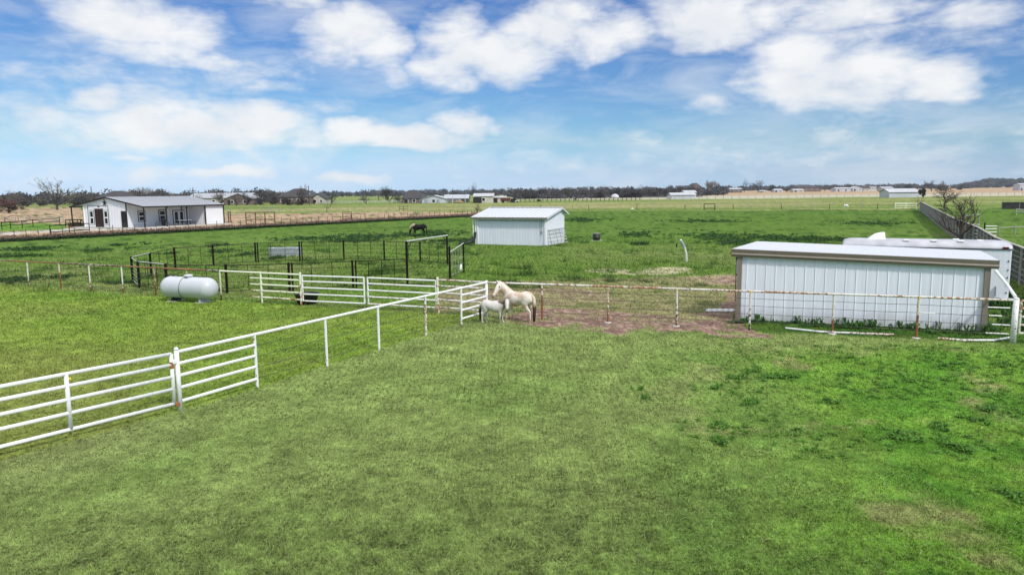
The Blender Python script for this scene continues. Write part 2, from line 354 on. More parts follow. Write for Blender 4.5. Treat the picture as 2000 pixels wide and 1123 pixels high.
Z_TAN = W([(-400, 497), (0, 472), (450, 447), (700, 432), (925, 423), (1000, 416), (930, 411), (450, 413), (-400, 422)])
_fa, _fb = G(0, 472), G(920, 423)
Z_THATCH = W([(860, 560), (960, 552), (1200, 545), (1330, 540), (1450, 535), (1455, 640), (1330, 640), (1180, 633), (1050, 626), (960, 618), (860, 610)])
Z_LUSH = W([(1455, 628), (1560, 632), (1945, 652), (2010, 655), (2010, 672), (1975, 671), (1790, 663), (1626, 655), (1500, 652)])
Z_TANL = W([(-500, 442), (170, 438), (168, 406), (100, 405), (-500, 412)])
Z_DRIVE = W([(-300, 468), (0, 459), (100, 453), (240, 449), (330, 447), (330, 443), (170, 443), (60, 452), (-300, 462)])
Z_GREENL = W([(-300, 462), (0, 453), (130, 447), (130, 437), (0, 437), (-300, 440)])
FARFENCE = [tuple(G(x, y)[:2]) for x, y in ((950, 413.5), (1300, 412.5), (1790, 409))]
patches = [(720, 462, 70, 6), (690, 470, 60, 4), (600, 466, 60, 4), (840, 457, 60, 6), (880, 470, 60, 4), (1240, 458, 45, 5), (1400, 462, 90, 9), (1530, 466, 80, 8), (1440, 474, 70, 5), (1640, 468, 70, 5), (1250, 477, 20, 2), (1130, 430, 40, 4),
    (60, 487, 60, 4), (200, 489, 30, 3), (20, 548, 30, 4), (60, 546, 22, 4), (130, 541, 30, 3), (180, 536, 40, 4), (240, 552, 30, 3), (330, 496, 12, 2), (430, 492, 22, 3), (480, 498, 20, 3), (535, 506, 16, 3), (30, 500, 50, 3),
    (420, 480, 22, 3), (250, 478, 40, 2), (1380, 432, 60, 3), (1700, 436, 80, 3), (1530, 486, 60, 3)]
PAT = []
for (cx, cy, rx, ry) in patches:
    a = G(cx, cy); b = G(cx+rx, cy); c = G(cx, cy-ry); PAT.append((a.x, a.y, (b-a).length, (c-a).length))
def lushmask(x, y):
    m = np.zeros(x.shape)
    for (cx, cy, rx, ry) in PAT:
        q = 1-((x-cx)/rx)**2-((y-cy)/ry)**2; m = np.maximum(m, q)
    n = fbm(x, y, .9, 4, 77); n2 = fbm(x, y, 4, 3, 71)
    return np.clip((m*1.1+(n-.5)*2.4+(n2-.5)*1.2-.25)*3, 0, 1)*(m > -.5)*(y > 36)
def mixc(c, d, m): return c*(1-m[..., None])+np.array(d)*m[..., None]
def ground_fields(x, y):
    """surface colour (albedo), grass amount and lushness at world x,y"""
    r = np.hypot(x, y); wa = np.clip(r*.018, .25, 5)
    xw = x+(fbm(x, y, 1.7, 4, 5)-.5)*wa*2.2; yw = y+(fbm(x, y, 1.7, 4, 9)-.5)*wa*2.2
    n_big = fbm(x, y, 14, 4, 21); n_mid = fbm(x, y, 3.2, 4, 31); n_sm = fbm(x, y, .6, 4, 41, .65); n_xs = fbm(x, y, .16, 3, 51, .7)
    c = np.zeros(x.shape+(3,)); grass = np.ones(x.shape)
    # mid field
    c[:] = (.105, .180, .028)
    dry = np.clip((n_mid*.5+n_big*.7-.50)*2.6, 0, 1); nearness = np.clip((64-y)/26, 0, 1)
    c = mixc(c, (.225, .225, .095), dry*(.25+.6*nearness))
    dk = np.clip((fbm(x, y*1.8, 7, 4, 61)-.5)*4, 0, 1); c = mixc(c, (.068, .135, .020), dk*.6*(1-nearness*.7))
    c = mixc(c, (.070, .135, .017), np.clip((y-58)/35, 0, 1)*.65)
    # pale dead thatch near the pole
    for (px, py, rx, ry) in ((1270, 533, 90, 5), (1310, 525, 60, 3), (1190, 530, 50, 5), (1400, 545, 60, 8)):
        a = G(px, py); b = G(px+rx, py); e = G(px, py-ry); q = 1-((x-a.x)/(b-a).length)**2-((y-a.y)/(e-a).length)**2
        c = mixc(c, (.42, .38, .25), np.clip((q+(n_sm-.5)*4-.4)*2, 0, 1)*.85*(q > -1))
    # left yard
    m = inpoly(x, y, Z_YARD).astype(float); cy = np.zeros_like(c); cy[:] = (.165, .25, .036); cy = mixc(cy, (.10, .18, .022), np.clip((n_mid-.48)*5, 0, 1)*.6); cy = mixc(cy, (.22, .22, .07), np.clip((n_big-.52)*5, 0, 1)*.5)
    c = c*(1-m[..., None])+cy*m[..., None]
    # near paddock
    m = inpoly(x, y, Z_PADDOCK).astype(float)
    right = np.clip((x-0.2-(y-9)*.24+(n_mid-.5)*4)/5.5, 0, 1)*np.clip((23.5-y+(n_mid-.5)*3-np.clip(x-4, -9, 3)*.15)/2.0, 0, 1)
    cpd = np.zeros_like(c); cpd[:] = (.188, .250, .074)
    cpd = mixc(cpd, (.115, .205, .038), np.clip((n_mid-.48)*3, 0, 1)*.45)
    cpd = mixc(cpd, (.225, .245, .10), np.clip((n_big-.5)*4, 0, 1)*.45)
    cr = np.zeros_like(c); cr[:] = (.135, .255, .034); cr = mixc(cr, (.078, .200, .022), np.clip((fbm(x, y, 1.4, 4, 91, .62)-.47)*6, 0, 1)*.8); cr = mixc(cr, (.27, .26, .11), np.clip((fbm(x, y, 1.3, 4, 95)-.60)*7, 0, 1)*.7)
    cpd = cpd*(1-right[..., None])+cr*right[..., None]
    c = c*(1-m[..., None])+cpd*m[..., None]
    for poly, col_, am in ((Z_THATCH, (.27, .235, .125), .75), (Z_LUSH, (.045, .115, .018), .9)):
        mm = inpoly(xw, yw, poly).astype(float); c = mixc(c, col_, mm*am*np.clip(.9+(n_sm-.5)*2.2+(n_mid-.5), 0, 1))
    # worn earth
    for poly, k in ((Z_MUD, 1.0), (Z_MUD2, .55)):
        m = inpoly(xw, yw, poly).astype(float)*np.clip(1.2*k-np.clip((n_sm-.50)*9, 0, 1)*.8-np.clip((n_mid-.62)*8, 0, 1)*.7, 0, 1)
        mc = np.zeros_like(c); mc[:] = (.205, .13, .10); mc = mixc(mc, (.36, .27, .215), np.clip((n_xs-.5)*5, 0, 1)*.7); mc = mixc(mc, (.12, .075, .055), np.clip((n_sm-.52)*6, 0, 1)*.6)
        c = c*(1-m[..., None])+mc*m[..., None]; grass = grass*(1-m*.93)
    # pen floor a little yellower
    # tan field, ditch
    m = (inpoly(xw, yw, Z_TAN) | inpoly(xw, yw, Z_TANL)).astype(float); tc = np.zeros_like(c); tc[:] = (.36, .265, .165); tc = mixc(tc, (.22, .14, .09), np.clip((fbm(x, y, 5, 4, 33)-.48)*5, 0, 1)*.6)
    t = ((x-_fa.x)*(_fb.x-_fa.x)+(y-_fa.y)*(_fb.y-_fa.y))/((_fb-_fa).length**2)
    dist = ((_fb.x-_fa.x)*(y-_fa.y)-(_fb.y-_fa.y)*(x-_fa.x))/(_fb-_fa).length
    dl = np.clip(1-np.abs(dist-5)/6, 0, 1)*(x > -150); tc = mixc(tc, (.29, .165, .125), dl*.9)
    c = c*(1-m[..., None])+tc*m[..., None]; grass = grass*(1-m)
    rim = np.clip(1-np.abs(dist+.6)/1.8, 0, 1)*(x < -6)*(x > -160); c = mixc(c, (.022, .045, .010), rim*np.clip(.4+n_sm, 0, 1))
    for poly, col in ((Z_DRIVE, (.44, .41, .36)), (Z_GREENL, (.11, .21, .03))):
        m = inpoly(x, y, poly).astype(float); c = mixc(c, col, m); grass = grass*(1-m*(poly is Z_DRIVE))
    # beyond the far wire fence
    fy = np.interp(x, [p[0] for p in FARFENCE], [p[1] for p in FARFENCE])
    beyond = (y > fy) & (x > FARFENCE[0][0])
    beyondL = (y > 178+0*x) & (x <= FARFENCE[0][0]+4)
    far1 = ((beyond | beyondL) & ~inpoly(x, y, Z_TANL)).astype(float); f1 = np.zeros_like(c); f1[:] = (.185, .215, .066); f1 = mixc(f1, (.115, .185, .032), np.clip((fbm(x*.4, y, 40, 4, 13)-.46)*6, 0, 1)*.8)
    f1 = mixc(f1, (.30, .27, .13), np.clip((fbm(x*.3, y, 25, 4, 19)-.55)*6, 0, 1)*.7)
    c = c*(1-far1[..., None])+f1*far1[..., None]
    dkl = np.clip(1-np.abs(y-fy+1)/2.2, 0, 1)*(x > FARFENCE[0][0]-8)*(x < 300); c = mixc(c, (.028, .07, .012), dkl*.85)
    y2 = 345+np.clip(-x, 0, 400)*.2
    far2 = np.clip((y-y2)/12, 0, 1)*np.clip((x+30)/80, 0, 1); f2 = np.zeros_like(c); f2[:] = (.40, .375, .27); c = c*(1-far2[..., None])+f2*far2[..., None]
    far3 = np.clip((y-460)/30, 0, 1)*np.clip((x+10)/80, 0, 1); f3 = np.zeros_like(c); f3[:] = (.335, .225, .135); f3 = mixc(f3, (.40, .30, .19), fbm(x*.3, y, 90, 3, 3)); c = c*(1-far3[..., None])+f3*far3[..., None]
    grass = grass*(1-np.clip(far2+far3, 0, 1))
    lush = lushmask(x, y)*(1-far1); c = mixc(c, (.026, .072, .008), lush*.85)
    v = (n_sm-.5)*.7+(n_xs-.5)*.7
    return np.clip(c*(1+v*np.clip(1.2-r/500, .3, 1))[..., None], .004, .9), grass, lush
def build_ground():
    az = np.concatenate([np.linspace(-180, -50, 40, endpoint=False), np.linspace(-50, 50, 760), np.linspace(50, 180, 40, endpoint=False)[1:]])*math.pi/180
    rr = np.concatenate([np.linspace(.5, 6, 12, endpoint=False), 1/np.linspace(1/6, 1/420, 620), np.geomspace(430, 9000, 60)])
    A, RR = np.meshgrid(az, rr); X = RR*np.sin(A); Y = RR*np.cos(A)
    col, gr, lu = ground_fields(X, Y)
    Z = (fbm(X, Y, 3, 3, 100)-.5)*.008*np.clip(1-RR/120, 0, 1)
    for (hx, hy, rx, ry, hh) in ():
        pass
    V = np.stack([X, Y, Z], -1).reshape(-1, 3); na = len(az); nr = len(rr)
    i, j = np.meshgrid(np.arange(nr-1), np.arange(na), indexing='ij'); jn = (j+1) % na
    Fc = np.stack([i*na+j, i*na+jn, (i+1)*na+jn, (i+1)*na+j], -1).reshape(-1, 4)[:, ::-1]
    m = attr_mat('pasture_ground', rough=.95, spec=.05); nt = m.node_tree; N = nt.nodes; L = nt.links
    b = N['Principled BSDF']; at = [n for n in N if n.type == 'ATTRIBUTE'][0]
    g = N.new('ShaderNodeNewGeometry')
    n1 = N.new('ShaderNodeTexNoise'); n1.inputs['Scale'].default_value = 9; n1.inputs['Detail'].default_value = 8; n1.inputs['Roughness'].default_value = .72; L.new(g.outputs['Position'], n1.inputs[0])
    n2 = N.new('ShaderNodeTexNoise'); n2.inputs['Scale'].default_value = 1.1; n2.inputs['Detail'].default_value = 8; n2.inputs['Roughness'].default_value = .7; L.new(g.outputs['Position'], n2.inputs[0])
    mr = N.new('ShaderNodeMapRange'); L.new(n1.outputs[0], mr.inputs[0]); mr.inputs[1].default_value = .3; mr.inputs[2].default_value = .7; mr.inputs[3].default_value = .55; mr.inputs[4].default_value = 1.45
    mr2 = N.new('ShaderNodeMapRange'); L.new(n2.outputs[0], mr2.inputs[0]); mr2.inputs[1].default_value = .3; mr2.inputs[2].default_value = .7; mr2.inputs[3].default_value = .68; mr2.inputs[4].default_value = 1.32
    mu = N.new('ShaderNodeMath'); mu.operation = 'MULTIPLY'; L.new(mr.outputs[0], mu.inputs[0]); L.new(mr2.outputs[0], mu.inputs[1])
    vmm = N.new('ShaderNodeVectorMath'); vmm.operation = 'SCALE'; L.new(at.outputs['Color'], vmm.inputs[0]); L.new(mu.outputs[0], vmm.inputs['Scale']); L.new(vmm.outputs[0], b.inputs['Base Color'])
    bp = N.new('ShaderNodeBump'); bp.inputs['Strength'].default_value = .6; bp.inputs['Distance'].default_value = .05; L.new(n1.outputs[0], bp.inputs['Height']); L.new(bp.outputs[0], b.inputs['Normal'])
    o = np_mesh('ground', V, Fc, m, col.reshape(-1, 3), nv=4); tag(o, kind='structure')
    o.data.polygons.foreach_set('use_smooth', np.ones(len(o.data.polygons), bool))
build_ground()
def build_grass():
    rng = np.random.default_rng(3); mat = attr_mat('grass_blades', rough=.7, spec=.12, trans=.25)
    def blades(n, d0, d1, hgt, wid, name, label, lushonly=False, az=41):
        d = 1/rng.uniform(1/d1, 1/d0, n); a = rng.uniform(-az, az, n)*math.pi/180
        y = d*np.cos(a)/math.cos(R(30)); x = y*np.tan(a)
        # clumping
        cx = np.floor(x/.14); cyy = np.floor(y/.14); k = np.clip(d/14, .9, 3.0)
        q = .16*2.0**np.floor(np.log2(k)); tx, ty = np.floor(x/q), np.floor(y/q); ex = (_h(tx, ty, 4)-.5)*q*.8+(tx+.5)*q; ey = (_h(tx, ty, 8)-.5)*q*.8+(ty+.5)*q
        cl = (rng.uniform(0, 1, n) < .45)*.7; x = x*(1-cl)+ex*cl; y = y*(1-cl)+ey*cl
        c, g, lu = ground_fields(x, y); keep = rng.uniform(0, 1, n) < g
        if lushonly: keep &= lu > .3
        x, y, d, c, lu, k = x[keep], y[keep], d[keep], c[keep], lu[keep], k[keep]; n = len(x)
        hh = hgt*k*rng.uniform(.5, 1.5, n)*(1+1.6*lu); ww = wid*k*rng.uniform(.6, 1.4, n); th = rng.uniform(0, 2*math.pi, n); ln = rng.uniform(.2, 1.7, n)*hh
        ph = th+math.pi/2+rng.normal(0, .5, n)
        B = np.stack([x, y, np.full(n, -.012)], -1); W_ = np.stack([np.cos(th)*ww, np.sin(th)*ww, np.zeros(n)], -1)/2
        T = B+np.stack([np.cos(ph)*ln, np.sin(ph)*ln, hh*np.clip(1.5-ln/hh*.6, .35, 1)+.012], -1)
        V = np.stack([B-W_, B+W_, T], 1).reshape(-1, 3); Fc = np.arange(3*n).reshape(-1, 3)
        u = rng.uniform(0, 1, n)[:, None]; straw = (rng.uniform(0, 1, n) < .10)[:, None]
        cl2 = (np.clip((vnoise(x/.075, y/.075, 14)-.5)*1.5, -.5, .5)+np.clip((vnoise(x/.21, y/.21, 15)-.5)*1.3, -.5, .5))[:, None]; cc = c*(.50+1.15*u)*np.clip(1.12+.70*cl2, .3, 2.0); st = np.array((.36, .36, .19))*(.7+.5*u); cc = np.where(straw, cc*.5+st*.5, cc)
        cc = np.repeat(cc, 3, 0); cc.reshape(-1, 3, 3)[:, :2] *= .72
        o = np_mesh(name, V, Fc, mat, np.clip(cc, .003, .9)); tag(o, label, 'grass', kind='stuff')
    blades(1150000, 7.2, 66, .040, .0105, 'grass', 'short green and straw coloured grass growing over the pasture')
    n = 6000; d = 1/rng.uniform(1/26, 1/7.4, n); a = rng.uniform(-41, 41, n)*math.pi/180; y = d*np.cos(a)/math.cos(R(30)); x = y*np.tan(a)
    c, g, lu = ground_fields(x, y); k = g > .8; x, y = x[k], y[k]; n = len(x); th = rng.uniform(0, 6.28, n); bend = th+rng.normal(0, .7, n); L_ = rng.uniform(.03, .085, n); w = .0018+.0009*np.hypot(x, y)/8
    P0 = np.stack([x, y, np.full(n, .015)], -1); P1 = P0+np.stack([np.cos(th)*L_, np.sin(th)*L_, L_*.45], -1); P2 = P1+np.stack([np.cos(bend)*L_*.8, np.sin(bend)*L_*.8, -L_*.2], -1); S = np.stack([-np.sin(th)*w, np.cos(th)*w, w*.5], -1)
    V = np.stack([P0-S, P0+S, P1+S, P1-S, P1-S, P1+S, P2+S*.3, P2-S*.3], 1).reshape(-1, 3); Fc = np.arange(8*n).reshape(-1, 4)
    cc = np.array((.24, .31, .11))*rng.uniform(.6, 1.35, n)[:, None]*np.array((1, 1, 1)); cc = np.repeat(cc, 8, 0)
    o = np_mesh('straw_stems', V, Fc, mat, np.clip(cc, 0, .9), nv=4); tag(o, 'pale dry grass stems lying over the near paddock turf', 'grass', kind='stuff')
build_grass()

# ------------------------------------------------------------------ pipe fences
def lerp(a, b, t): return a*(1-t)+b*t
def fence(name, label, cat, base, h, rails=(), wires=(), pm='pipe_post', rm='pipe_rail', pr=.038, rr=.038, rail_spans=None, wire_spans=None, post_over=0.0, cap=False, lowm=None, skip_posts=(), rail_r2=None, orange=()):
    """posts at the base points, top rail and wires between them; spans restrict rails/wires to bays"""
    o = Vector(base[0]); t = thing(name, label, cat, o); B = [Vector(b)-o for b in base]
    for i, p in enumerate(B):
        if i in skip_posts: continue
        q = MB().tube([p-Vector((0, 0, .1)), p+Vector((0, 0, h+post_over))], pr, 10)
        if cap: q.lathe([(pr*1.15, h+post_over-.02), (pr*1.15, h+post_over+.02), (pr*.5, h+post_over+.045)], 10, p)
        q.build('post', MT['post_orange' if i in orange else pm], t, smooth=False)
    top = MB(); n = len(B)
    for z in rails:
        for i in range(n-1):
            if z < h-.001 and rail_spans is not None and i not in rail_spans: continue
            if z >= h-.001: continue
            MB().tube([B[i]+Vector((0, 0, z)), B[i+1]+Vector((0, 0, z))], rail_r2 or rr, 8).build('rail', MT[lowm or rm], t)
    if h in rails:
        top.tube([b+Vector((0, 0, h)) for b in B], rr, 10).build('top_rail', MT[rm], t)
    for z in wires:
        for i in range(n-1):
            if wire_spans is not None and i not in wire_spans: continue
            a, b = B[i]+Vector((0, 0, z)), B[i+1]+Vector((0, 0, z)); mid = (a+b)/2-Vector((0, 0, .012))
            MB().tube([a, mid, b], .007, 4).build('wire', MT['wire'], t)
    return t
FH = 1.37
diag_all = [G(353, 802), G(508, 757), G(636, 714), G(738, 683), G(820, 654), G(890, 633), G(951, 619)]
# straighten the line between its ends while keeping the post spacing
_a, _b = diag_all[0], diag_all[-1]
def onto(p, a, b): d = (b-a).normalized(); return a+d*((p-a).dot(d))
diag = [onto(p, _a, _b) for p in diag_all]
fence('pipe_fence', 'clean white diagonal pipe fence from the near gate to the corner by the horses', 'fence', diag[:-1]+[diag[-1]], FH, rails=(FH, 1.10, .82, .54, .22),
      wires=(1.08, .80, .52, .24), pm='pipe_light', rm='pipe_clean', rail_spans=(0, 5), wire_spans=(1, 2, 3, 4), lowm='pipe_clean', skip_posts=(0, 6))
# stub ends of the low rails carried past the posts
tp = thing('gate_post', 'stout white capped gate post with hinge collars between foreground gate and fence', 'gate post', diag[0])
q = MB().tube([(0, 0, -.1), (0, 0, FH+.06)], .052, 14); q.lathe([(.055, FH+.05), (.05, FH+.085), (.025, FH+.11)], 14); q.build('post', MT['pipe_clean'], tp, True)
gd = (diag[0]-G(0, 893)).normalized(); gdir = Vector((gd.x, gd.y, 0)).normalized()
for z, m in ((1.16, 'pipe_clean'), (.17, 'pipe_rusty')):
    MB().box((-gdir.x*.07, -gdir.y*.07, z), (.11, .10, .09), math.atan2(gdir.y, gdir.x)).build('hinge', MT[m], tp, bevel=.01)
# foreground gate
g0 = diag[0]-gdir*.13; L1 = 5.6; gt = thing('pipe_gate', 'large white five rail pipe gate in the left foreground with a yellow tag', 'gate', g0, math.atan2(-gdir.y, -gdir.x))
gx = (G(131, 851)-g0).length
for z in (1.35, 1.10, .82, .54, .20):
    MB().tube([(0.0, 0, z), (L1, 0, z)], .040, 12).build('rail', MT['pipe_clean'], gt, True)
for x in (0.0, gx, L1): MB().tube([(x, 0, .20), (x, 0, 1.35)], .043, 12).build('upright', MT['pipe_clean'], gt, True)
MB().box((gx-.05, -.0, 1.24), (.035, .10, .05), .2, .3).build('tag', MT['yellow'], gt, bevel=.008)
MB().tube([(.0, 0, 1.17), (.0, 0, 1.02)], .048, 10).build('rust_collar', MT['pipe_rusty'], gt)

# corner post and front pasture fence
corner = G(951, 619)
ct = thing('corner_post', 'white capped corner post beside the palomino horse where the fences meet', 'post', corner)
q = MB().tube([(0, 0, -.1), (0, 0, FH+.02)], .055, 12); q.lathe([(.06, FH), (.055, FH+.05), (.02, FH+.08)], 12); q.build('post', MT['pipe_light'], ct, True)
front = [corner, G(1058, 625), G(1185, 633), G(1319, 641), G(1463, 651), G(1626, 654.5), G(1791, 663), G(1978, 671)]
_a, _b = front[0], front[-1]; front = [onto(p, _a, _b) for p in front]
ft = fence('pipe_fence', 'long rust flecked white pipe and wire fence crossing in front of the big white shed', 'fence', front, FH, rails=(FH,), wires=(1.12, .86, .58, .30), pm='pipe_post', rm='pipe_rail', skip_posts=(0, 7), orange=(1, 6))
for i in (2, 3, 5, 6):
    b = front[i]-front[0]; MB().lathe([(.13, 0.0), (.13, .03), (.05, .045)], 12, (b.x, b.y, 0)).build('footing', MT['concrete'], ft)
for i in (3, 4, 6):
    b = front[i]-front[0]; MB().box((b.x, b.y-.045, FH-.01), (.05, .02, .06)).build('yellow_clip', MT['yellow'], ft)
d = (front[-1]-front[0]).normalized(); e = front[-1]-front[0]
for z, l0, l1 in ((1.12, .15, .75), (.86, .35, .70), (.58, .10, .60), (.30, .12, .75)):
    MB().tube([e-d*l1+Vector((0, 0, z)), e-d*l0+Vector((0, 0, z))], .021, 8).build('insulator_sleeve', MT['pipe_light'], ft)
mid = front[6]-front[0]; MB().tube([mid+d*.05+Vector((0, 0, .86)), mid+d*.5+Vector((0, 0, .86))], .018, 8).build('insulator_sleeve', MT['pipe_light'], ft)
et = thing('end_post', 'thick white end post right of the big shed with slant brace pipe', 'post', front[-1])
q = MB().tube([(0, 0, -.1), (0, 0, FH+.03)], .085, 14); q.lathe([(.085, FH+.03), (.07, FH+.07), (.03, FH+.09)], 14); q.build('post', MT['pipe_light'], et, True)
dR = Vector((d.x, d.y, 0)); gq = front[-1]+dR*.14
rt = thing('pipe_gate', 'rust stained white pipe gate at the right edge beyond the thick end post', 'gate', gq, math.atan2(dR.y, dR.x))
for z in (FH, 1.12, .86, .60, .34): MB().tube([(0, 0, z), (2.6, 0, z)], .036, 10).build('rail', MT['pipe_rail'], rt)
for x in (0, 1.3, 2.6): MB().tube([(x, 0, .34), (x, 0, FH)], .034, 10).build('upright', MT['pipe_rail'], rt)

# back yard fence: rusted part, cream part, two gates, rusty bay to the corner
bk = [G(-190, 543), G(-95, 550), G(-20, 557), G(42, 562), G(100, 567), G(163, 570.5), G(227, 575), G(294, 579), G(366, 582), G(439, 585), G(513, 591.5), G(589, 597)]
_a, _b = bk[0], bk[-1]; bk = [onto(p, _a, _b) for p in bk]
fence('pipe_fence', 'heavily rusted white pipe fence with wires passing behind the propane tank', 'fence', bk[:-2], FH, rails=(FH,), wires=(1.08, .80, .52, .24), pm='pipe_post', rm='pipe_rusty', pr=.036, rr=.036, orange=(4, 7, 9))
t = fence('pipe_fence', 'short cream five rail pipe bay between the rusted fence and the double gates', 'fence', bk[-3:], FH, rails=(FH, 1.12, .84, .56, .26), pm='pipe_cream', rm='pipe_cream', rail_spans=(1,), skip_posts=(0,), pr=.045)
dd = (bk[-1]-bk[-3]).normalized(); bb = bk[-2]-bk[-3]
for z in (1.12, .84, .56, .26): MB().tube([bb-dd*.62+Vector((0, 0, z)), bb+Vector((0, 0, z))], .03, 8).build('rail_stub', MT['pipe_cream'], t)
gp = [G(589, 597), G(716, 603), G(856, 611.5)]
for i, (lab, ) in enumerate((('left leaf of the white double pipe gate with a dark tub behind it',), ('right leaf of the white double pipe gate nearest the diagonal fence',))):
    a, b = gp[i], gp[i+1]; L_ = (b-a).length; ang = math.atan2(b.y-a.y, b.x-a.x)
    g = thing('pipe_gate', lab, 'gate', a, ang)
    for z in (1.33, 1.08, .80, .52, .22): MB().tube([(.1, 0, z), (L_-.08, 0, z)], .034, 10).build('rail', MT['pipe_light'], g)
    for x in (.1, L_-.08): MB().tube([(x, 0, .22), (x, 0, 1.33)], .036, 10).build('upright', MT['pipe_light'], g)
for p, lab in ((gp[0], 'cream gate post on the left of the white double gate'), (gp[2], 'cream gate post right of the white double gate beside the rusty bay')):
    g = thing('gate_post', lab, 'gate post', p); MB().tube([(0, 0, -.1), (0, 0, FH+.06)], .05, 12).build('post', MT['pipe_cream'], g); MB().lathe([(.055, FH+.06), (.045, FH+.1)], 12).build('cap', MT['pipe_cream'], g)
fence('pipe_fence', 'rust streaked four rail bay between the double gate and the corner post', 'fence', [gp[2], corner], FH, rails=(FH, 1.12, .84, .56, .24), pm='pipe_cream', rm='pipe_rail', lowm='pipe_rail', rail_spans=(0,), skip_posts=(0, 1), rail_r2=.034)

# ------------------------------------------------------------------ round pen
pp = {}
far_px = [(296, 540), (343, 526), (417.5, 520), (500, 513), (586, 511), (672, 508), (751, 509), (821, 512), (874, 517)]
near_px = [(444, 573), (566, 569), (690, 563), (796, 557)]
left_px = [(260, 551), (273, 563)]
pen = thing('round_pen', 'large round pen of dark posts and thin pipe panels in the mid pasture', 'horse pen', G(570, 540))
PO = G(570, 540)
def pv(px, py): return G(px, py)-PO
PH = 1.45
def pen_post(p, h=PH, double=False):
    q = MB(); q.box((p.x, p.y, h/2), (.10, .09, h))
    q.build('post', MT['dark_post'], pen)
    if double: MB().box((p.x+.17, p.y, h/2), (.07, .07, h)).build('post', MT['dark_post'], pen)
def pen_panel(a, b, m='dark_thin', top=None, nv=2, h=PH-.06, rows=(.28, .56, .84, 1.12)):
    q = MB(); z = Vector((0, 0, 1)); a = lerp(a, b, .02); b_ = b
    q.tube([a+z*h, b_+z*h], .021, 6); q.tube([a+z*.12, b_+z*.12], .018, 6)
    for r_ in rows: q.tube([a+z*r_, b_+z*r_], .008, 4)
    for k in range(1, nv+1): c = lerp(a, b_, k/(nv+1)); q.tube([c+z*.12, c+z*h], .018, 6)
    q.build('panel', MT[m], pen)
    if top: MB().tube([a+z*(h+.03), b_+z*(h+.03)], .024, 6).build('top_rail', MT[top], pen)
fp = [pv(*p) for p in far_px]; npx = [pv(*p) for p in near_px]; lp = [pv(*p) for p in left_px]
for i, p in enumerate(fp): pen_post(p, double=(i in (3, 4)))
for i, p in enumerate(npx[:3]): pen_post(p, double=(i in (1, 2)))
for p in lp: pen_post(p)
mid327 = pv(327, 571); pen_post(mid327)
for i in range(len(fp)-1): pen_panel(fp[i], fp[i+1], nv=2)
pen_panel(lp[0], fp[0], top='pale_pipe'); pen_panel(lp[0], lp[1], 'pale_pipe', nv=0, rows=(.3, .5, .7, .9, 1.1)); pen_panel(lp[1], mid327, top='pale_pipe'); pen_panel(mid327, npx[0])
for i in range(2): pen_panel(npx[i], npx[i+1], nv=2)
pen_panel(npx[2]+Vector((.1, 0, 0)), npx[3], 'dark_post', nv=3, rows=(.25, .45, .65, .85, 1.05, 1.25))
arch = thing('pen_gateway', 'tall dark post gateway frame with pale beam at the right of the round pen', 'gateway', G(796, 556))
for q_, h in ((Vector((0, 0, 0)), 2.33), (G(879, 545)-G(796, 556), 1.85), (G(874, 517)-G(796, 556), 1.95)):
    MB().box((q_.x, q_.y, h/2), (.11, .10, h)).build('post', MT['dark_post'], arch)
b2 = G(874, 517)-G(796, 556)
MB().tube([Vector((-.05, 0, 2.3)), b2+Vector((.05, 0, 1.98))], .045, 8).build('beam', MT['pale_pipe'], arch)
for t_ in (.05, .95):
    c = lerp(Vector((0, 0, 2.28)), b2+Vector((0, 0, 1.96)), t_); s = 1 if t_ < .5 else -1
    c2 = lerp(Vector((0, 0, 2.28)), b2+Vector((0, 0, 1.96)), t_+s*.06)
    MB().tube([c-Vector((0, 0, .28)), c2-Vector((0, 0, .02))], .03, 6).build('brace', MT['dark_post'], arch)
w1, w2 = G(879, 545), G(906, 533)
wing = thing('wing_fence', 'short pipe panel wing with a white scrap hanging right of the pen gateway', 'fence panel', w1); e = w2-w1
MB().box((e.x, e.y, .9), (.09, .09, 1.8)).build('post', MT['dark_post'], wing)
q = MB(); z = Vector((0, 0, 1))
for k in range(1, 5): c = e*(k/5); q.tube([c+z*.15, c+z*(1.55+.25*k/5)], .014, 5)
for r_ in (.2, .6, 1.0): q.tube([z*r_, e+z*r_], .012, 5)
q.build('grid', MT['grey_pipe'], wing); MB().tube([z*1.5, e+z*1.8], .028, 6).build('top_rail', MT['pale_pipe'], wing)
MB().loft([(e*.75+z*.28, .02, .05), (e*.78+z*.42, .10, .07), (e*.8+z*.6, .02, .04)], 8).build('scrap', MT['white_trim'], wing)

# ------------------------------------------------------------------ propane tank
tb = (G(347, 589)+G(418, 592))/2; tb = G(378, 588)
tdir = (G(420, 592)-G(345, 584)); tdir.z = 0
tdir = Vector((1, -.36, 0)); tb = G(371.5, 589)
tank = thing('propane_tank', 'large silver white horizontal propane tank with domed lid on the lawn', 'gas tank', tb, math.atan2(tdir.y, tdir.x))
TR = .49; TL = 1.50
prof = [(.001, -TL)]
for k in range(1, 13): a = math.pi/2*k/12; prof.append((TR*math.sin(a), -TL+.44*(1-math.cos(a))))
for k in range(12, -1, -1): a = math.pi/2*k/12; prof.append((max(.001, TR*math.sin(a)), TL-.44*(1-math.cos(a))))
MB().lathe(prof, 40, (0, 0, TR+.16), 'X').build('tank_body', MT['tank'], tank, True)
for sx in (-1.04, 1.04): MB().lathe([(TR-.02, -.008), (TR+.004, -.008), (TR+.004, .008), (TR-.02, .008)], 40, (sx, 0, TR+.16), 'X').build('weld_seam', MT['tank'], tank)
MB().lathe([(.185, TR*2+.10), (.19, TR*2+.20), (.205, TR*2+.205), (.205, TR*2+.235), (.17, TR*2+.27), (.08, TR*2+.285)], 24).build('dome_lid', MT['tank'], tank, True)
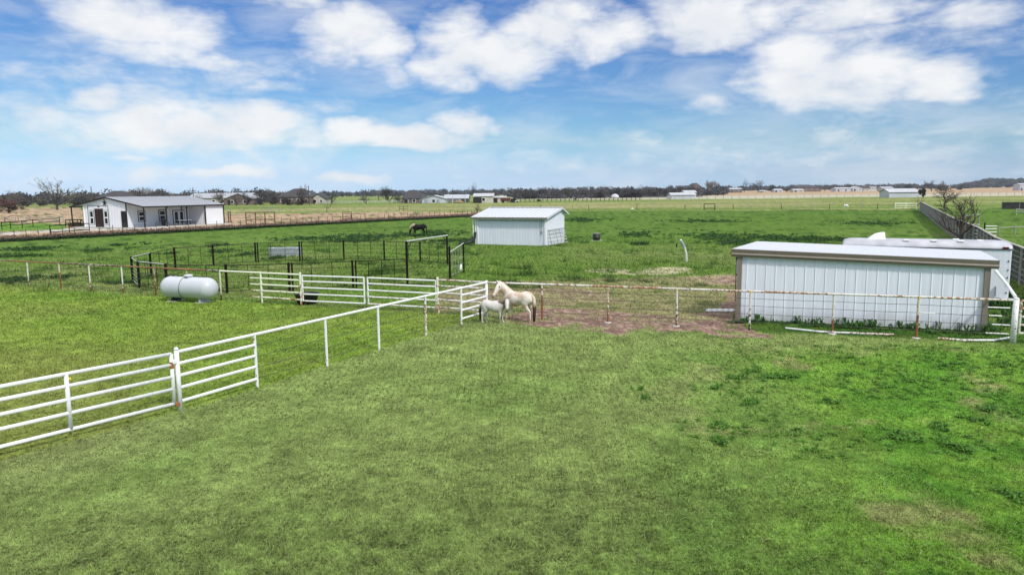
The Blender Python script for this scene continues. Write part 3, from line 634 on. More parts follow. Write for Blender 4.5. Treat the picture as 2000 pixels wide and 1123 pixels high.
for x in (-.8, .8):
    MB().box((x, 0, .10), (.10, .55, .14)).build('leg', MT['black_rubber'] if x < 0 else MT['tank'], tank)
    MB().box((x, 0, .012), (.42, .75, .03)).build('foot', MT['concrete'], tank)
for x in (-1.05, -.75, 1.0):
    MB().tube([(x-.03, 0, TR*2+.12), (x-.03, 0, TR*2+.185), (x+.03, 0, TR*2+.185), (x+.03, 0, TR*2+.12)], .011, 6).build('lifting_lug', MT['tank'], tank)
MB().box((.02, -.16, TR*2+.12), (.12, .09, .02), 0, -.35).build('data_plate', MT['tank_plate'], tank)
q = MB(); pts = [(-.16, -.05, TR*2+.165)]
for k in range(0, 9): a = R(80-k*18); pts.append((-.16+.03*math.sin(k*.6), -(TR+.012)*math.cos(a), TR+.16+(TR+.012)*math.sin(a)))
pts.append((-.12, -.28, .02)); q.tube(pts, .010, 6); q.build('gas_line', MT['black_rubber'], tank)

# ------------------------------------------------------------------ troughs, tub, leaning post
tr = thing('stock_trough', 'long galvanised steel water trough behind the round pen', 'trough', G(558, 499.5), math.atan2((G(590, 498)-G(526, 499.5)).y, (G(590, 498)-G(526, 499.5)).x))
q = MB(); Lh, Wd, Hh = 1.28, .42, .62
def stad(z, s, r0): return [(x0*(Lh-Wd)+Wd*s*math.cos(a), Wd*s*math.sin(a), z) for x0, rng_ in ((1, range(-6, 7)), (-1, range(6, 19))) for a in [math.pi*k/12 for k in rng_]]
r1, r2, r3, r4 = stad(0, .96, 0), stad(Hh, 1.03, 0), stad(Hh, .97, 0), stad(.18, .9, 0); n = len(r1); q.v = r1+r2+r3+r4
for a in range(3):
    for j in range(n): q.f.append((a*n+j, a*n+(j+1) % n, (a+1)*n+(j+1) % n, (a+1)*n+j))
q.f.append(tuple(range(3*n, 4*n))); q.build('basin', MT['galv'], tr)
MB().tube([Vector(p) for p in r2]+[Vector(r2[0])], .022, 6).build('rim', MT['galv'], tr)
for zz in (.2, .4): MB().tube([Vector(p)*Vector((1.0, 1.0, 1)).x for p in stad(zz, 1.0, 0)]+[Vector(stad(zz, 1.0, 0)[0])], .012, 4).build('rib', MT['galv'], tr)
tub = thing('rubber_tub', 'dark round rubber feed tub behind the white double gate', 'tub', G(600, 593))
MB().lathe([(.40, 0), (.52, .42), (.55, .44), (.55, .47), (.50, .47), (.47, .40), (.38, .08)], 28).build('basin', MT['black_rubber'], tub, True)
MB().lathe([(.46, .33), (.47, .335), (.001, .336)], 24).build('water', new_mat('tub_water', (.06, .075, .07), .1, 0, .1, 2, spec=.8), tub)
br = thing('water_barrel', 'black plastic drum with pale lid on a pad in the open pasture', 'barrel', G(1165, 470))
MB().lathe([(.32, 0.03), (.36, .06), (.36, .30), (.38, .32), (.36, .34), (.36, .60), (.33, .64)], 24).build('drum', MT['black_rubber'], br, True)
MB().lathe([(.34, .64), (.36, .66), (.34, .72), (.18, .74)], 24).build('lid', new_mat('drum_lid', (.16, .17, .16), .6), br)
MB().box((0, 0, .015), (1.05, .8, .03)).build('pad', MT['concrete'], br)
lpz = G(1341, 511); ls = thing('leaning_post', 'bent pale post with a grey metal top leaning in the pasture', 'post', lpz)
MB().tube([(0, 0, -.1), (-.04, 0, .5), (-.12, 0, .85), (-.2, 0, 1.02)], [.085, .08, .075, .07], 10).build('post', new_mat('weathered_pale_post', (.55, .56, .50), .7, 0, .25, 8), ls)
MB().tube([(-.19, 0, .99), (-.33, 0, 1.28), (-.42, 0, 1.46)], [.095, .10, .085], 10).build('metal_top', MT['galv'], ls)
MB().tube([(-.41, 0, 1.44), (-.45, 0, 1.52)], [.085, .05], 10).build('cap', MT['white_trim'], ls)
stk = thing('marker_stake', 'small dark stake standing left of the leaning post', 'stake', G(1321.5, 484)); MB().tube([(0, 0, 0), (0, 0, .34)], .05, 6).build('stake', MT['dark_post'], stk)
plk = thing('ground_boards', 'white slatted boards lying in the dirt left of the big shed', 'boards', G(1408, 607), -.1)
for k in range(5): MB().box((-.42+k*.22, .12, .03), (.13, .26, .035), .5).build('board', MT['white_trim'], plk); MB().box((-.52+k*.22, -.18, .03), (.13, .22, .035), .5).build('board', MT['white_trim'], plk)
for lab, pts in (('long white pipe lying on the grass below the big shed left half', [(1534, 644), (1600, 651), (1690, 655), (1745, 657)]), ('white pipe end on the grass at the foot of the thick end post', [(1832, 664), (1880, 668), (1940, 668), (1972, 663)])):
    o = G(*pts[0]); t = thing('loose_pipe', lab, 'pipe', o); MB().tube([G(*p)-o+Vector((0, 0, .06)) for p in pts], .035, 8).build('pipe', MT['pipe_light'], t)

# ------------------------------------------------------------------ big white shed and horse trailer at right
A0, B0 = Vector((8.40, 26.5, 0)), Vector((15.95, 23.75, 0))
def wall_ribs(mb, a, b, z0a, z0b, z1a, z1b, n, out, rw=.022, rd=.02):
    for i in range(1, n):
        t = i/n; p = lerp(a, b, t)+out*(rd/2+.001); zb = z0a*(1-t)+z0b*t; zt = z1a*(1-t)+z1b*t
        mb.bar((p.x, p.y, zb), (p.x, p.y, zt), rw, rd)
SD = (B0-A0).normalized(); SN = Vector((SD.y, -SD.x, 0)); depthv = Vector((.44, .90, 0)).normalized()*3.1
big = thing('steel_shed', 'big white ribbed steel shed with taupe trim and flat roof behind the front fence', 'shed', A0)
zA, zB = 2.46, 2.22
def quadprism(mb, P, z0, z1):
    """P: four ground points, z lists"""
    v = [Vector((p.x, p.y, z0[i])) for i, p in enumerate(P)]+[Vector((p.x, p.y, z1[i])) for i, p in enumerate(P)]
    return mb.add(v, [(3, 2, 1, 0), (4, 5, 6, 7), (0, 1, 5, 4), (1, 2, 6, 5), (2, 3, 7, 6), (3, 0, 4, 7)])
o = A0; P4 = [A0-o, B0-o, B0-o+depthv, A0-o+depthv]
q = quadprism(MB(), P4, [.04]*4, [zA, zB, zB, zA]); wall_ribs(q, P4[0], P4[1], .05, .05, zA, zB, 24, SN, .04, .009); q.build('wall', MT['shed_dirt'], big)
for p, z, s in ((P4[0], zA, 1), (P4[1], zB, -1)):
    c = p+SD*s*.07+SN*.035; MB().box((c.x, c.y, z/2+.02), (.17, .09, z), math.atan2(SD.y, SD.x)).build('corner_trim', MT['taupe'], big)
ov = .22
RQ = [P4[0]-SD*ov+SN*.05, P4[1]+SD*ov+SN*.05, P4[1]+SD*.1+depthv*1.04, P4[0]+SD*.25+depthv*1.04]
zr = [zA, zB, zB+.06, zA+.06]
quadprism(MB(), RQ, [z+.17 for z in zr], [z+.235 for z in zr]).build('roof', MT['roof_white'], big)
def gutter(mb, a, b, za, zb, out):
    prof = [(-.0, -.05), (.10, -.05), (.15, .04), (.11, .09), (.15, .225), (.0, .23)]
    for nrm, (p, z) in enumerate(((a, za), (b, zb))): mb.v += [tuple(p+out*x+Vector((0, 0, z+h))) for x, h in prof]
    n = len(prof)
    for j in range(n): mb.f.append((j, (j+1) % n, n+(j+1) % n, n+j))
    mb.f.append(tuple(range(n))); mb.f.append(tuple(reversed(range(n, 2*n)))); return mb
gutter(MB(), RQ[0]-SN*.02, RQ[1]-SN*.02, zA, zB, SN).build('gutter', MT['taupe'], big)
for (a, b, za, zb) in ((RQ[3], RQ[0], zA, zA), (RQ[1], RQ[2], zB, zB)):
    MB().bar(a+Vector((0, 0, za+.13)), b+Vector((0, 0, za+.13)), .05, .2).build('fascia', MT['taupe'], big)
q = MB()
for (a, b, z) in ((lerp(RQ[0], RQ[3], .04), RQ[3], zA), (lerp(RQ[1], RQ[2], .04), RQ[2], zB)):
    s = SD*.14 if z == zA else SD*-.14
    for k in range(16): c = lerp(a, b, (k+.5)/16)+s; q.box((c.x, c.y, z+.225), (.05, .09, .02), math.atan2(SD.y, SD.x))
q.build('roof_closure', MT['taupe'], big)
MB().tube([P4[1]+SD*.12+SN*.1+Vector((0, 0, 2.12)), P4[1]+SD*.45+SN*.35+Vector((0, 0, 1.65)), lerp(P4[1]+SD*.45+SN*.35, front[-1]-o, .9)+Vector((0, 0, FH+.08))], .05, 8).build('downspout', MT['white_trim'], big)
dl = thing('steel_gateway', 'upright grey steel gate panel with black top left of the big shed', 'gate panel', G(1438, 590))
MB().box((0, 0, 1.55), (.10, .05, .62)).build('sheet', MT['steel'], dl); MB().box((-.0, 0, 1.92), (.10, .07, .14)).build('cap', MT['black_rubber'], dl)
q = MB(); q.tube([(-.05, 0, 0), (-.05, 0, 1.95)], .018, 8); q.tube([(.05, 0, 0), (.05, 0, 1.95)], .018, 8); q.box((0, 0, 1.2), (.12, .04, .06)); q.build('frame', MT['dark_post'], dl)

TA, TB = Vector((14.15, 30.6, 0)), Vector((19.65, 28.05, 0)); TD = (TB-TA).normalized(); TN = Vector((TD.y, -TD.x, 0)); tl = (TB-TA).length
trl = thing('horse_trailer', 'white horse trailer with curved grey roof parked behind the big shed', 'trailer', TA, math.atan2(TD.y, TD.x))
# local frame: x along length, -y towards camera
TH = 2.42; TW = 2.1
MB().box((tl/2, TW/2, (TH+.45)/2), (tl, TW, TH-.45)).build('body', MT['tr_white'], trl, bevel=.03)
q = MB(); prof = [(-.02, 0), (-.02, .05), (.04, .13), (.18, .20), (.5, .26), (TW/2, .28), (TW-.5, .26), (TW-.18, .20), (TW-.04, .13), (TW+.02, .05), (TW+.02, 0)]
xs = [-.0, .02, .10, .28, .6, tl-.4, tl-.08, tl+.02]; sc_ = [.25, .55, .8, .95, 1, 1, .93, .75]
for x, s in zip(xs, sc_): q.v += [(x, y, TH+.003+z*s) for y, z in prof]
n = len(prof)
for i in range(len(xs)-1):
    for j in range(n-1): q.f.append((i*n+j, (i+1)*n+j, (i+1)*n+j+1, i*n+j+1))
q.f.append(tuple(range(n))); q.f.append(tuple(reversed(range((len(xs)-1)*n, len(xs)*n))))
q.build('roof', MT['tr_roof'], trl, True)
q = MB()
for i, (x, h) in enumerate(((.95, .0), (1.05, .10), (1.25, .25), (1.5, .31), (1.62, .31), (1.66, .02))): q.v += [(x, y, TH+.24+h*s) for y, s in ((.55, .0), (.6, .8), (.8, 1), (1.1, 1), (1.3, .8), (1.35, 0))]
for i in range(5):
    for j in range(5): q.f.append((i*6+j, (i+1)*6+j, (i+1)*6+j+1, i*6+j+1))
q.f.append(tuple(range(30-6, 30))); q.build('roof_pod', MT['white_trim'], trl, True)
for x, y in ((2.4, .35), (3.4, .35), (4.35, .35), (4.3, 1.3), (5.1, .9)): MB().box((x, y, TH+.27), (.22, .26, .06)).build('roof_vent', MT['white_trim'], trl, bevel=.015)
MB().bar((0, -.025, TH-.01), (tl, -.025, TH-.01), .02, .035).build('drip_rail', MT['black_rubber'], trl)
MB().box((tl-.22, -.02, TH+.05), (.2, .05, .08)).build('marker_lamp', new_mat('red_lamp', (.12, .01, .01), .3), trl)
for z in (.7, 1.0, 1.3, 1.6, 1.95): MB().box((tl-.09, -.012, z), (.035, .02, .06)).build('latch', MT['black_rubber'], trl)
MB().lathe([(.10, -.11), (.20, -.11), (.36, -.09), (.37, .0), (.36, .09), (.20, .11), (.1, .11)], 20, (0, 0, 0)).build('tmp', MT['black_rubber'], trl)
w = bpy.data.objects['tmp']; w.name = 'wheel'; w.rotation_euler = (R(90), 0, 0); w.location = (2.2, .15, .37)
for x, y in ((3.0, .15), (2.2, TW-.15), (3.0, TW-.15)):
    c = w.copy(); COL.objects.link(c); c.parent = trl; c.location = (x, y, .37)
MB().box((2.6, -.04, .75), (1.9, .12, .10)).build('fender', MT['tr_white'], trl, bevel=.03)
MB().bar((tl-.45, -.02, .95), (tl-.45, -.02, .55), .02, .15).build('mud_flap', MT['galv'], trl)
MB().box((tl-.05, -.06, .44), (.5, .2, .10)).build('bumper_step', MT['galv'], trl)
MB().tube([(-.05, .9, .5), (-1.2, TW/2, .5)], .05, 8).build('tongue', MT['dark_post'], trl)

# ------------------------------------------------------------------ mid pasture shed
M0, M1 = Vector((-3.35, 67.0, 0)), Vector((3.08, 64.0, 0)); MD = (M1-M0).normalized(); MN = Vector((MD.y, -MD.x, 0)); Md = -MN
Lm = (M1-M0).length; Dm = 4.6
ms = thing('steel_shed', 'white pasture shed with pitched steel roof in the middle distance', 'shed', M0, math.atan2(MD.y, MD.x))
E, PK, BE, pkx = 2.52, 3.22, 2.72, 3.55
q = MB(); q.add([(0, 0, 0), (Lm, 0, 0), (Lm, Dm, 0), (0, Dm, 0), (0, 0, E), (Lm, 0, E), (Lm, Dm, BE+.15), (0, Dm, BE+.15), (0, pkx, PK), (Lm, pkx, PK)],
              [(0, 1, 5, 4), (1, 2, 6, 9, 5), (3, 0, 4, 8, 7), (2, 3, 7, 6), (4, 5, 9, 8), (8, 9, 6, 7), (3, 2, 1, 0)])
for i in range(1, 26): q.bar((Lm*i/26, -.012, .02), (Lm*i/26, -.012, E), .03, .018)
for i in range(1, 17): y = Dm*i/17; q.bar((Lm+.012, y, .02), (Lm+.012, y, E+(PK-E)*min(1, y/pkx)-.03), .018, .03)
q.build('wall', MT['shed_white'], ms)
def slab(mb, pts, th):
    n = len(pts); mb.add([tuple(p) for p in pts]+[(p[0], p[1], p[2]+th) for p in pts], [tuple(reversed(range(n))), tuple(range(n, 2*n))]+[(i, (i+1) % n, n+(i+1) % n, n+i) for i in range(n)]); return mb
sl = (PK-E)/pkx; q = slab(MB(), [(-.32, -.35, E-.35*sl+.02), (Lm+.25, -.35, E-.35*sl+.02), (Lm+.25, pkx, PK+.02), (-.32, pkx, PK+.02)], .05)
for i in range(0, 17): x = -.25+(Lm+.43)*i/16; q.bar((x, -.34, E-.34*sl+.09), (x, pkx-.02, PK+.09), .05, .035)
q.build('roof', MT['roof_white'], ms)
slab(MB(), [(-.32, pkx, PK+.022), (Lm+.25, pkx, PK+.022), (Lm+.25, Dm+.55, BE-.05), (-.32, Dm+.55, BE-.05)], .05).build('rear_roof', MT['roof_white'], ms)
MB().bar((-.32, pkx, PK+.12), (Lm+.25, pkx, PK+.12), .25, .05).build('ridge_cap', MT['roof_white'], ms)
MB().bar((-.32, -.36, E-.06), (Lm+.25, -.36, E-.06), .05, .13).build('fascia', MT['taupe'], ms)
for (a, b) in (((Lm+.26, -.35, E-.08), (Lm+.26, pkx, PK)), ((Lm+.26, pkx, PK), (Lm+.26, Dm+.55, BE-.07)), ((-.33, -.35, E-.08), (-.33, pkx, PK))): MB().bar(a, b, .03, .14).build('rake_trim', MT['roof_white'], ms)
MB().bar((0.05, -.04, E-.32), (Lm-.05, -.04, E-.32), .03, .035).build('wall_bar', MT['grey_pipe'], ms)  # thin grey bar along the front wall below the eave
for x, m in ((.05, 'white_trim'), (.26, 'white_trim'), (Lm-.06, 'white_trim')): MB().box((x, -.05, 1.22), (.13, .07, 2.42)).build('corner_trim', MT[m], ms)
MB().tube([(-.2, -.25, E-.1), (-.2, -.12, E-.35), (-.18, -.08, .4)], .045, 8).build('downspout', MT['white_trim'], ms)
q = MB(); q.tube([(Lm-.42, -.05, E-.1), (Lm-.42, -.05, 1.3)], .02, 6); q.box((Lm-.42, -.06, 1.18), (.12, .06, .2)); q.tube([(Lm-.42, -.07, 1.1), (Lm-.47, -.07, .7), (Lm-.5, -.06, .35)], .012, 5); q.tube([(Lm-.62, -.05, E-.12), (Lm-.6, -.05, 1.6), (Lm-.5, -.05, 1.2)], .01, 5)
q.build('cable_box', MT['grey_pipe'], ms)
hz = thing('drain_hose', 'black corrugated hose curling from the left corner of the pasture shed', 'hose', M0)
hb = G(905, 478)-M0; MB().tube([(-.02, -.2, 1.15), (-.05, -.25, .65), (-.3, -.35, .32), (-.8, -.5, .12), (hb.x*.8, hb.y*.8, .09), (hb.x, hb.y, .09)], .11, 10).build('hose', MT['black_rubber'], hz)
MB().tube([(-.25, -.1, .7), (-.4, -.2, .35), (-.9, -.25, .12), (-1.6, -.3, .09)], .09, 10).build('second_hose', MT['black_rubber'], hz)
lg = thing('leaning_gate', 'white pipe gate leaning against the end wall of the pasture shed', 'gate', M1+MD*.45+Md*.3, math.atan2(Md.y, Md.x))
def lg_pt(x, z): return Vector((x, .32*z/1.4, z))
for i, z in enumerate((.08, .36, .64, .92, 1.18, 1.42)): MB().tube([lg_pt(0, z), lg_pt(3.9, z)], .032, 8).build('rail', MT['pale_pipe'], lg)
for x in (0, 1.6, 2.6, 3.9): MB().tube([lg_pt(x, .08), lg_pt(x, 1.42)], .032, 8).build('upright', MT['grey_pipe'], lg)

# ------------------------------------------------------------------ white metal farmhouse at left
HA = Vector((-53.5, 105.0, 0)); HU = Vector((.40, .92, 0)).normalized(); HV = Vector((-.92, .40, 0)).normalized()
hs_ = thing('farmhouse', 'white steel farmhouse with grey roof, dark brown doors and posted porch', 'house', HA, math.atan2(HU.y, HU.x))
# local x along the ridge (away), local y across the gable (left)
E_, PKz, GW, HL, S1, S2 = 3.15, 4.55, 15.6, 15.2, 3.7, 12.9
half = GW/2
def rz_(y): return E_+(PKz-E_)*(1-abs(y-half)/half)
q = MB(); zf = .12
q.add([(.1, S1, zf), (.1, S2, zf), (.1, S2, rz_(S2)-.06), (.1, half, PKz-.06), (.1, S1, rz_(S1)-.06), (HL, S1, zf), (HL, S2, zf), (HL, S2, rz_(S2)-.06), (HL, half, PKz-.06), (HL, S1, rz_(S1)-.06)],
      [(0, 4, 3, 2, 1), (5, 6, 7, 8, 9), (0, 5, 9, 4), (1, 2, 7, 6)])
for i in range(1, 26): x = .1+(HL-.1)*i/26; q.bar((x, S1-.012, zf), (x, S1-.012, rz_(S1)-.08), .018, .03)
for i in range(1, 16): y = S1+(S2-S1)*i/16; q.bar((.085, y, zf), (.085, y, rz_(y)-.1), .03, .018)
q.build('wall', MT['house_white'], hs_)
MB().box((HL-1.9, S1/2+.05, 1.58), (3.7, S1-.12, 2.9)).build('storage_room', MT['house_white'], hs_)
for s in (0, 1):
    y0 = -.15 if s == 0 else GW+.15; e = E_-.02
    q = slab(MB(), [(-.2, y0, e), (HL+.2, y0, e), (HL+.2, half, PKz+s*.002), (-.2, half, PKz+s*.002)] if s == 0 else [(-.2, half, PKz+.002), (HL+.2, half, PKz+.002), (HL+.2, y0, e), (-.2, y0, e)], .07)
    if s == 0:
        for i in range(1, 32): x = HL*i/32; q.bar((x, y0+.05, e+.08), (x, half-.05, PKz+.08), .05, .03)
    q.build('roof', MT['roof_grey'], hs_)
    MB().bar((-.23, y0, e-.01), (-.23, half, PKz+.01), .06, .20).build('rake_trim', MT['trim_black'], hs_)
    MB().bar((-.2, y0-.04, e-.01), (HL+.2, y0-.04, e-.01), .08, .20).build('gutter', MT['trim_black'], hs_)
for x in (.0, 3.9, 7.7, 11.3, HL): MB().box((x, .0, E_/2), (.13, .13, E_)).build('porch_post', MT['trim_black'], hs_)
MB().box((0, GW, E_/2-.3), (.14, .14, E_+.6)).build('porch_post', MT['trim_black'], hs_)
for y in (S1, S2): MB().box((.06, y, (rz_(y)-.1)/2+.05), (.12, .12, rz_(y)-.15)).build('corner_trim', MT['trim_black'] if y == S1 else MT['white_trim'], hs_)
MB().box((HL-3.72, .1, 1.55), (.10, .10, 3.0)).build('corner_trim', MT['trim_black'], hs_)
MB().box((HL-5.2, S1-.06, 1.5), (.10, .10, 2.9)).build('corner_trim', MT['trim_black'], hs_)
MB().box((HL/2, GW/2-1, .05), (HL+1.2, GW+.5, .14)).build('slab', MT['concrete'], hs_)
def wx(px):
    # local x on the side wall (y=S1) seen in column px
    lo, hi = 0., HL
    for _ in range(40):
        m = (lo+hi)/2; p = HA+HU*m+HV*S1; qx = 1000+F*(p.x)/(p.y*cp+H*sp) if False else 1000+F*Vector((p.x, p.y, 1.3-H)).dot(_r)/Vector((p.x, p.y, 1.3-H)).dot(_f)
        if qx < px: lo = m
        else: hi = m
    return (lo+hi)/2
def gy(px):
    lo, hi = 0., GW
    for _ in range(40):
        m = (lo+hi)/2; p = HA+HV*m; qx = 1000+F*Vector((p.x, p.y, 1.3-H)).dot(_r)/Vector((p.x, p.y, 1.3-H)).dot(_f)
        if qx > px: lo = m
        else: hi = m
    return (lo+hi)/2
def win_side(x, w, z0, z1, surround=True):
    if surround: f0 = MB().box((x, S1-.04, (z0+z1)/2), (w+.3, .05, z1-z0+.3)).build('window', MT['trim_black'], hs_)
    f = MB().box((x, S1-.065, (z0+z1)/2), (w+.08, .05, z1-z0+.08)).build('frame', MT['white_trim'], f0)
    hh_ = (z1-z0)/2
    for k in (0, 1): MB().box((x, S1-.085, z0+hh_*(k+.5)), (w-.12, .03, hh_-.14)).build('pane', MT['glass'], f0)
win_side(wx(277), 1.05, 1.0, 2.35); win_side(wx(317), 1.0, 1.0, 2.4)
# french door
xf = wx(349); fd = MB().box((xf, S1-.04, 1.25), (2.3, .05, 2.35)).build('french_door', MT['trim_black'], hs_)
MB().box((xf, S1-.07, 1.22), (2.1, .05, 2.2)).build('leaf', MT['white_trim'], fd)
for s in (-.5, .5): MB().box((xf+s, S1-.10, 1.25), (.56, .03, 1.75)).build('pane', MT['glass'], fd)
xd = wx(388); dd_ = MB().box((xd, S1-.04, 1.22), (1.35, .05, 2.3)).build('side_door', MT['trim_black'], hs_); MB().box((xd, S1-.07, 1.18), (1.15, .05, 2.15)).build('leaf', MT['white_trim'], dd_); MB().box((xd+.42, S1-.11, 1.1), (.07, .05, .07)).build('handle', MT['trim_black'], dd_)
# gable face
y0, y1 = gy(201.5), gy(186); yc = (y0+y1)/2; bd = MB().box((.03, yc, 1.5), (.06, abs(y1-y0), 2.75)).build('sliding_door', MT['door_brown'], hs_)
MB().box((.05, yc, 2.98), (.04, abs(y1-y0)+.3, .18)).build('door_head', MT['white_trim'], hs_)
for px in (179.5, 207.5):
    y = gy(px); f0 = MB().box((.055, y, 1.55), (.05, .95, 2.2)).build('window', MT['trim_black'], hs_); MB().box((.03, y, 1.55), (.05, .82, 2.08)).build('frame', MT['white_trim'], f0)
    for zc in (1.05, 2.05): MB().box((.01, y, zc), (.04, .56, .80)).build('pane', MT['glass'], f0)
    MB().box((.07, y, .42), (.05, .95, .5)).build('apron', MT['white_trim'], hs_)
yL, yR = gy(172.5), gy(212); q = MB(); q.bar((.04, yL, 3.35), (.04, yR, 3.35), .04, .05); q.bar((.04, yL, .15), (.04, yL, 3.35), .04, .04); q.bar((.04, yR, .15), (.04, yR, 3.35), .04, .04); q.build('frame_trim', MT['trim_black'], hs_)
MB().box((.04, yc, 3.18), (.10, .30, .12)).build('lamp', MT['trim_black'], hs_)
ye = gy(242); nd = MB().box((.05, ye, 1.32), (.05, 1.15, 2.4)).build('entry_door', MT['trim_black'], hs_); MB().box((.025, ye, 1.6), (.04, .75, 1.4)).build('pane', MT['glass'], nd)
star = MB(); sy, szc = gy(206.5), 3.75
pts = [(.0, sy+math.sin(k*math.pi/5)*(.52 if k % 2 == 0 else .21), szc+math.cos(k*math.pi/5)*(.52 if k % 2 == 0 else .21)) for k in range(10)]
star.add(pts+[(-.08, sy, szc), (.06, sy, szc)], [(k, (k+1) % 10, 10) for k in range(10)]+[((k+1) % 10, k, 11) for k in range(10)]); star.build('star', MT['trim_black'], hs_)
MB().bar((-.02, sy, szc+.3), (-.02, gy(205), PKz-.2), .04, .05).build('star_hanger', MT['trim_black'], hs_)
for px in (312, 352):
    x = wx(px); y = 1.9; f = MB().tube([(x, y, 3.15), (x, y, 2.82)], .05, 6).build('ceiling_fan', MT['trim_black'], hs_)
    q = MB()
    for k in range(4): a = k*math.pi/2+.4; q.bar((x, y, 2.8), (x+.75*math.cos(a), y+.75*math.sin(a), 2.79), .16, .03)
    q.build('blade', MT['trim_black'], f)
def HP(x, y): return HA+HU*x+HV*y
bn = thing('trash_bin', 'dark wheeled bin on the farmhouse porch beside the middle window', 'bin', HP(wx(311), 2.8)+Vector((0, 0, .12)), .3)
MB().add([(-.25, -.3, 0), (.25, -.3, 0), (.25, .3, 0), (-.25, .3, 0), (-.32, -.36, .95), (.32, -.36, .95), (.32, .36, .95), (-.32, .36, .95)], [(3, 2, 1, 0), (0, 1, 5, 4), (1, 2, 6, 5), (2, 3, 7, 6), (3, 0, 4, 7), (4, 5, 6, 7)]).build('bin_body', MT['black_rubber'], bn); MB().box((0, 0, .99), (.7, .78, .07)).build('lid', MT['steel'], bn, bevel=.02)
pt = thing('picnic_table', 'small pale topped picnic table before the farmhouse french door', 'table', HP(wx(343), 1.9)+Vector((0, 0, .12)), math.atan2(HU.y, HU.x))
MB().box((0, 0, .74), (2.3, .8, .06)).build('tabletop', MT['white_trim'], pt)
for x in (-.8, .8):
    for s in (-1, 1): MB().bar((x, s*.55, 0), (x, s*.2, .72), .07, .07).build('leg', MT['dark_post'], pt)
for s in (-1, 1): MB().box((0, s*.75, .43), (2.3, .24, .05)).build('bench', MT['dark_post'], pt)
ac = thing('grill_set', 'dark grill and chairs by the farmhouse storage room', 'grill', HP(wx(399), 2.2)+Vector((0, 0, .12)), 0)
MB().box((0, 0, .55), (.9, .5, .35)).build('firebox', MT['dark_post'], ac, bevel=.05); MB().tube([(-.45, 0, .75), (.45, 0, .75)], .22, 12).build('hood', MT['black_rubber'], ac)
for x in (-.38, .38): 
    for y in (-.2, .2): MB().tube([(x, y, 0), (x, y, .5)], .03, 6).build('leg', MT['dark_post'], ac)
cb = thing('utility_cabinet', 'grey utility cabinet beside the grill on the farmhouse porch', 'cabinet', HP(wx(405), 2.0)+Vector((0, 0, .12)), .2)
MB().box((0, 0, .4), (.8, .7, .8)).build('cabinet_body', MT['galv'], cb, bevel=.03); MB().box((0, 0, .83), (.7, .6, .05)).build('top_grille', MT['dark_post'], cb)

# ------------------------------------------------------------------ horses
def horse_mat(name, base, patch, legs, muzzle, mz, patch_amt=.5, leg_z=.3, zones=()):
    m = bpy.data.materials.new(name); m.use_nodes = True; nt = m.node_tree; N = nt.nodes; L = nt.links
    b = N['Principled BSDF']; b.inputs['Roughness'].default_value = .75; b.inputs['Specular IOR Level'].default_value = .2
    tc = N.new('ShaderNodeTexCoord'); n = N.new('ShaderNodeTexNoise'); n.inputs['Scale'].default_value = 3.2; n.inputs['Detail'].default_value = 5; L.new(tc.outputs['Object'], n.inputs[0])
    mr = N.new('ShaderNodeMapRange'); mr.interpolation_type = 'SMOOTHSTEP'; L.new(n.outputs[0], mr.inputs[0]); mr.inputs[1].default_value = .62-patch_amt*.25; mr.inputs[2].default_value = .80-patch_amt*.2
    def mix(f, a, c):
        x = N.new('ShaderNodeMix'); x.data_type = 'RGBA'; L.new(f, x.inputs[0]) if not isinstance(f, float) else None
        if isinstance(a, tuple): x.inputs[6].default_value = (*a, 1)
        else: L.new(a, x.inputs[6])
        x.inputs[7].default_value = (*c, 1); return x.outputs[2]
    out = mix(mr.outputs[0], base, patch)
    sep = N.new('ShaderNodeSeparateXYZ'); L.new(tc.outputs['Object'], sep.inputs[0])
    z = N.new('ShaderNodeMath'); z.operation = 'MULTIPLY_ADD'; L.new(n.outputs[0], z.inputs[0]); z.inputs[1].default_value = .25; L.new(sep.outputs[2], z.inputs[2])
    lg_ = N.new('ShaderNodeMapRange'); L.new(z.outputs[0], lg_.inputs[0]); lg_.inputs[1].default_value = leg_z+.1; lg_.inputs[2].default_value = leg_z+.25; lg_.inputs[3].default_value = .8; lg_.inputs[4].default_value = 0
    out = mix(lg_.outputs[0], out, legs)
    for (c, r, col, k) in list(zones)+[(mz, .10, muzzle, .9)]:
        v = N.new('ShaderNodeVectorMath'); v.operation = 'DISTANCE'; L.new(tc.outputs['Object'], v.inputs[0]); v.inputs[1].default_value = tuple(c)
        w_ = N.new('ShaderNodeMath'); w_.operation = 'MULTIPLY_ADD'; L.new(n.outputs[0], w_.inputs[0]); w_.inputs[1].default_value = r*.6; L.new(v.outputs['Value'], w_.inputs[2])
        q_ = N.new('ShaderNodeMapRange'); L.new(w_.outputs[0], q_.inputs[0]); q_.inputs[1].default_value = r*.9; q_.inputs[2].default_value = r*1.6; q_.inputs[3].default_value = k; q_.inputs[4].default_value = 0
        out = mix(q_.outputs[0], out, col)
    L.new(out, b.inputs['Base Color']); return m
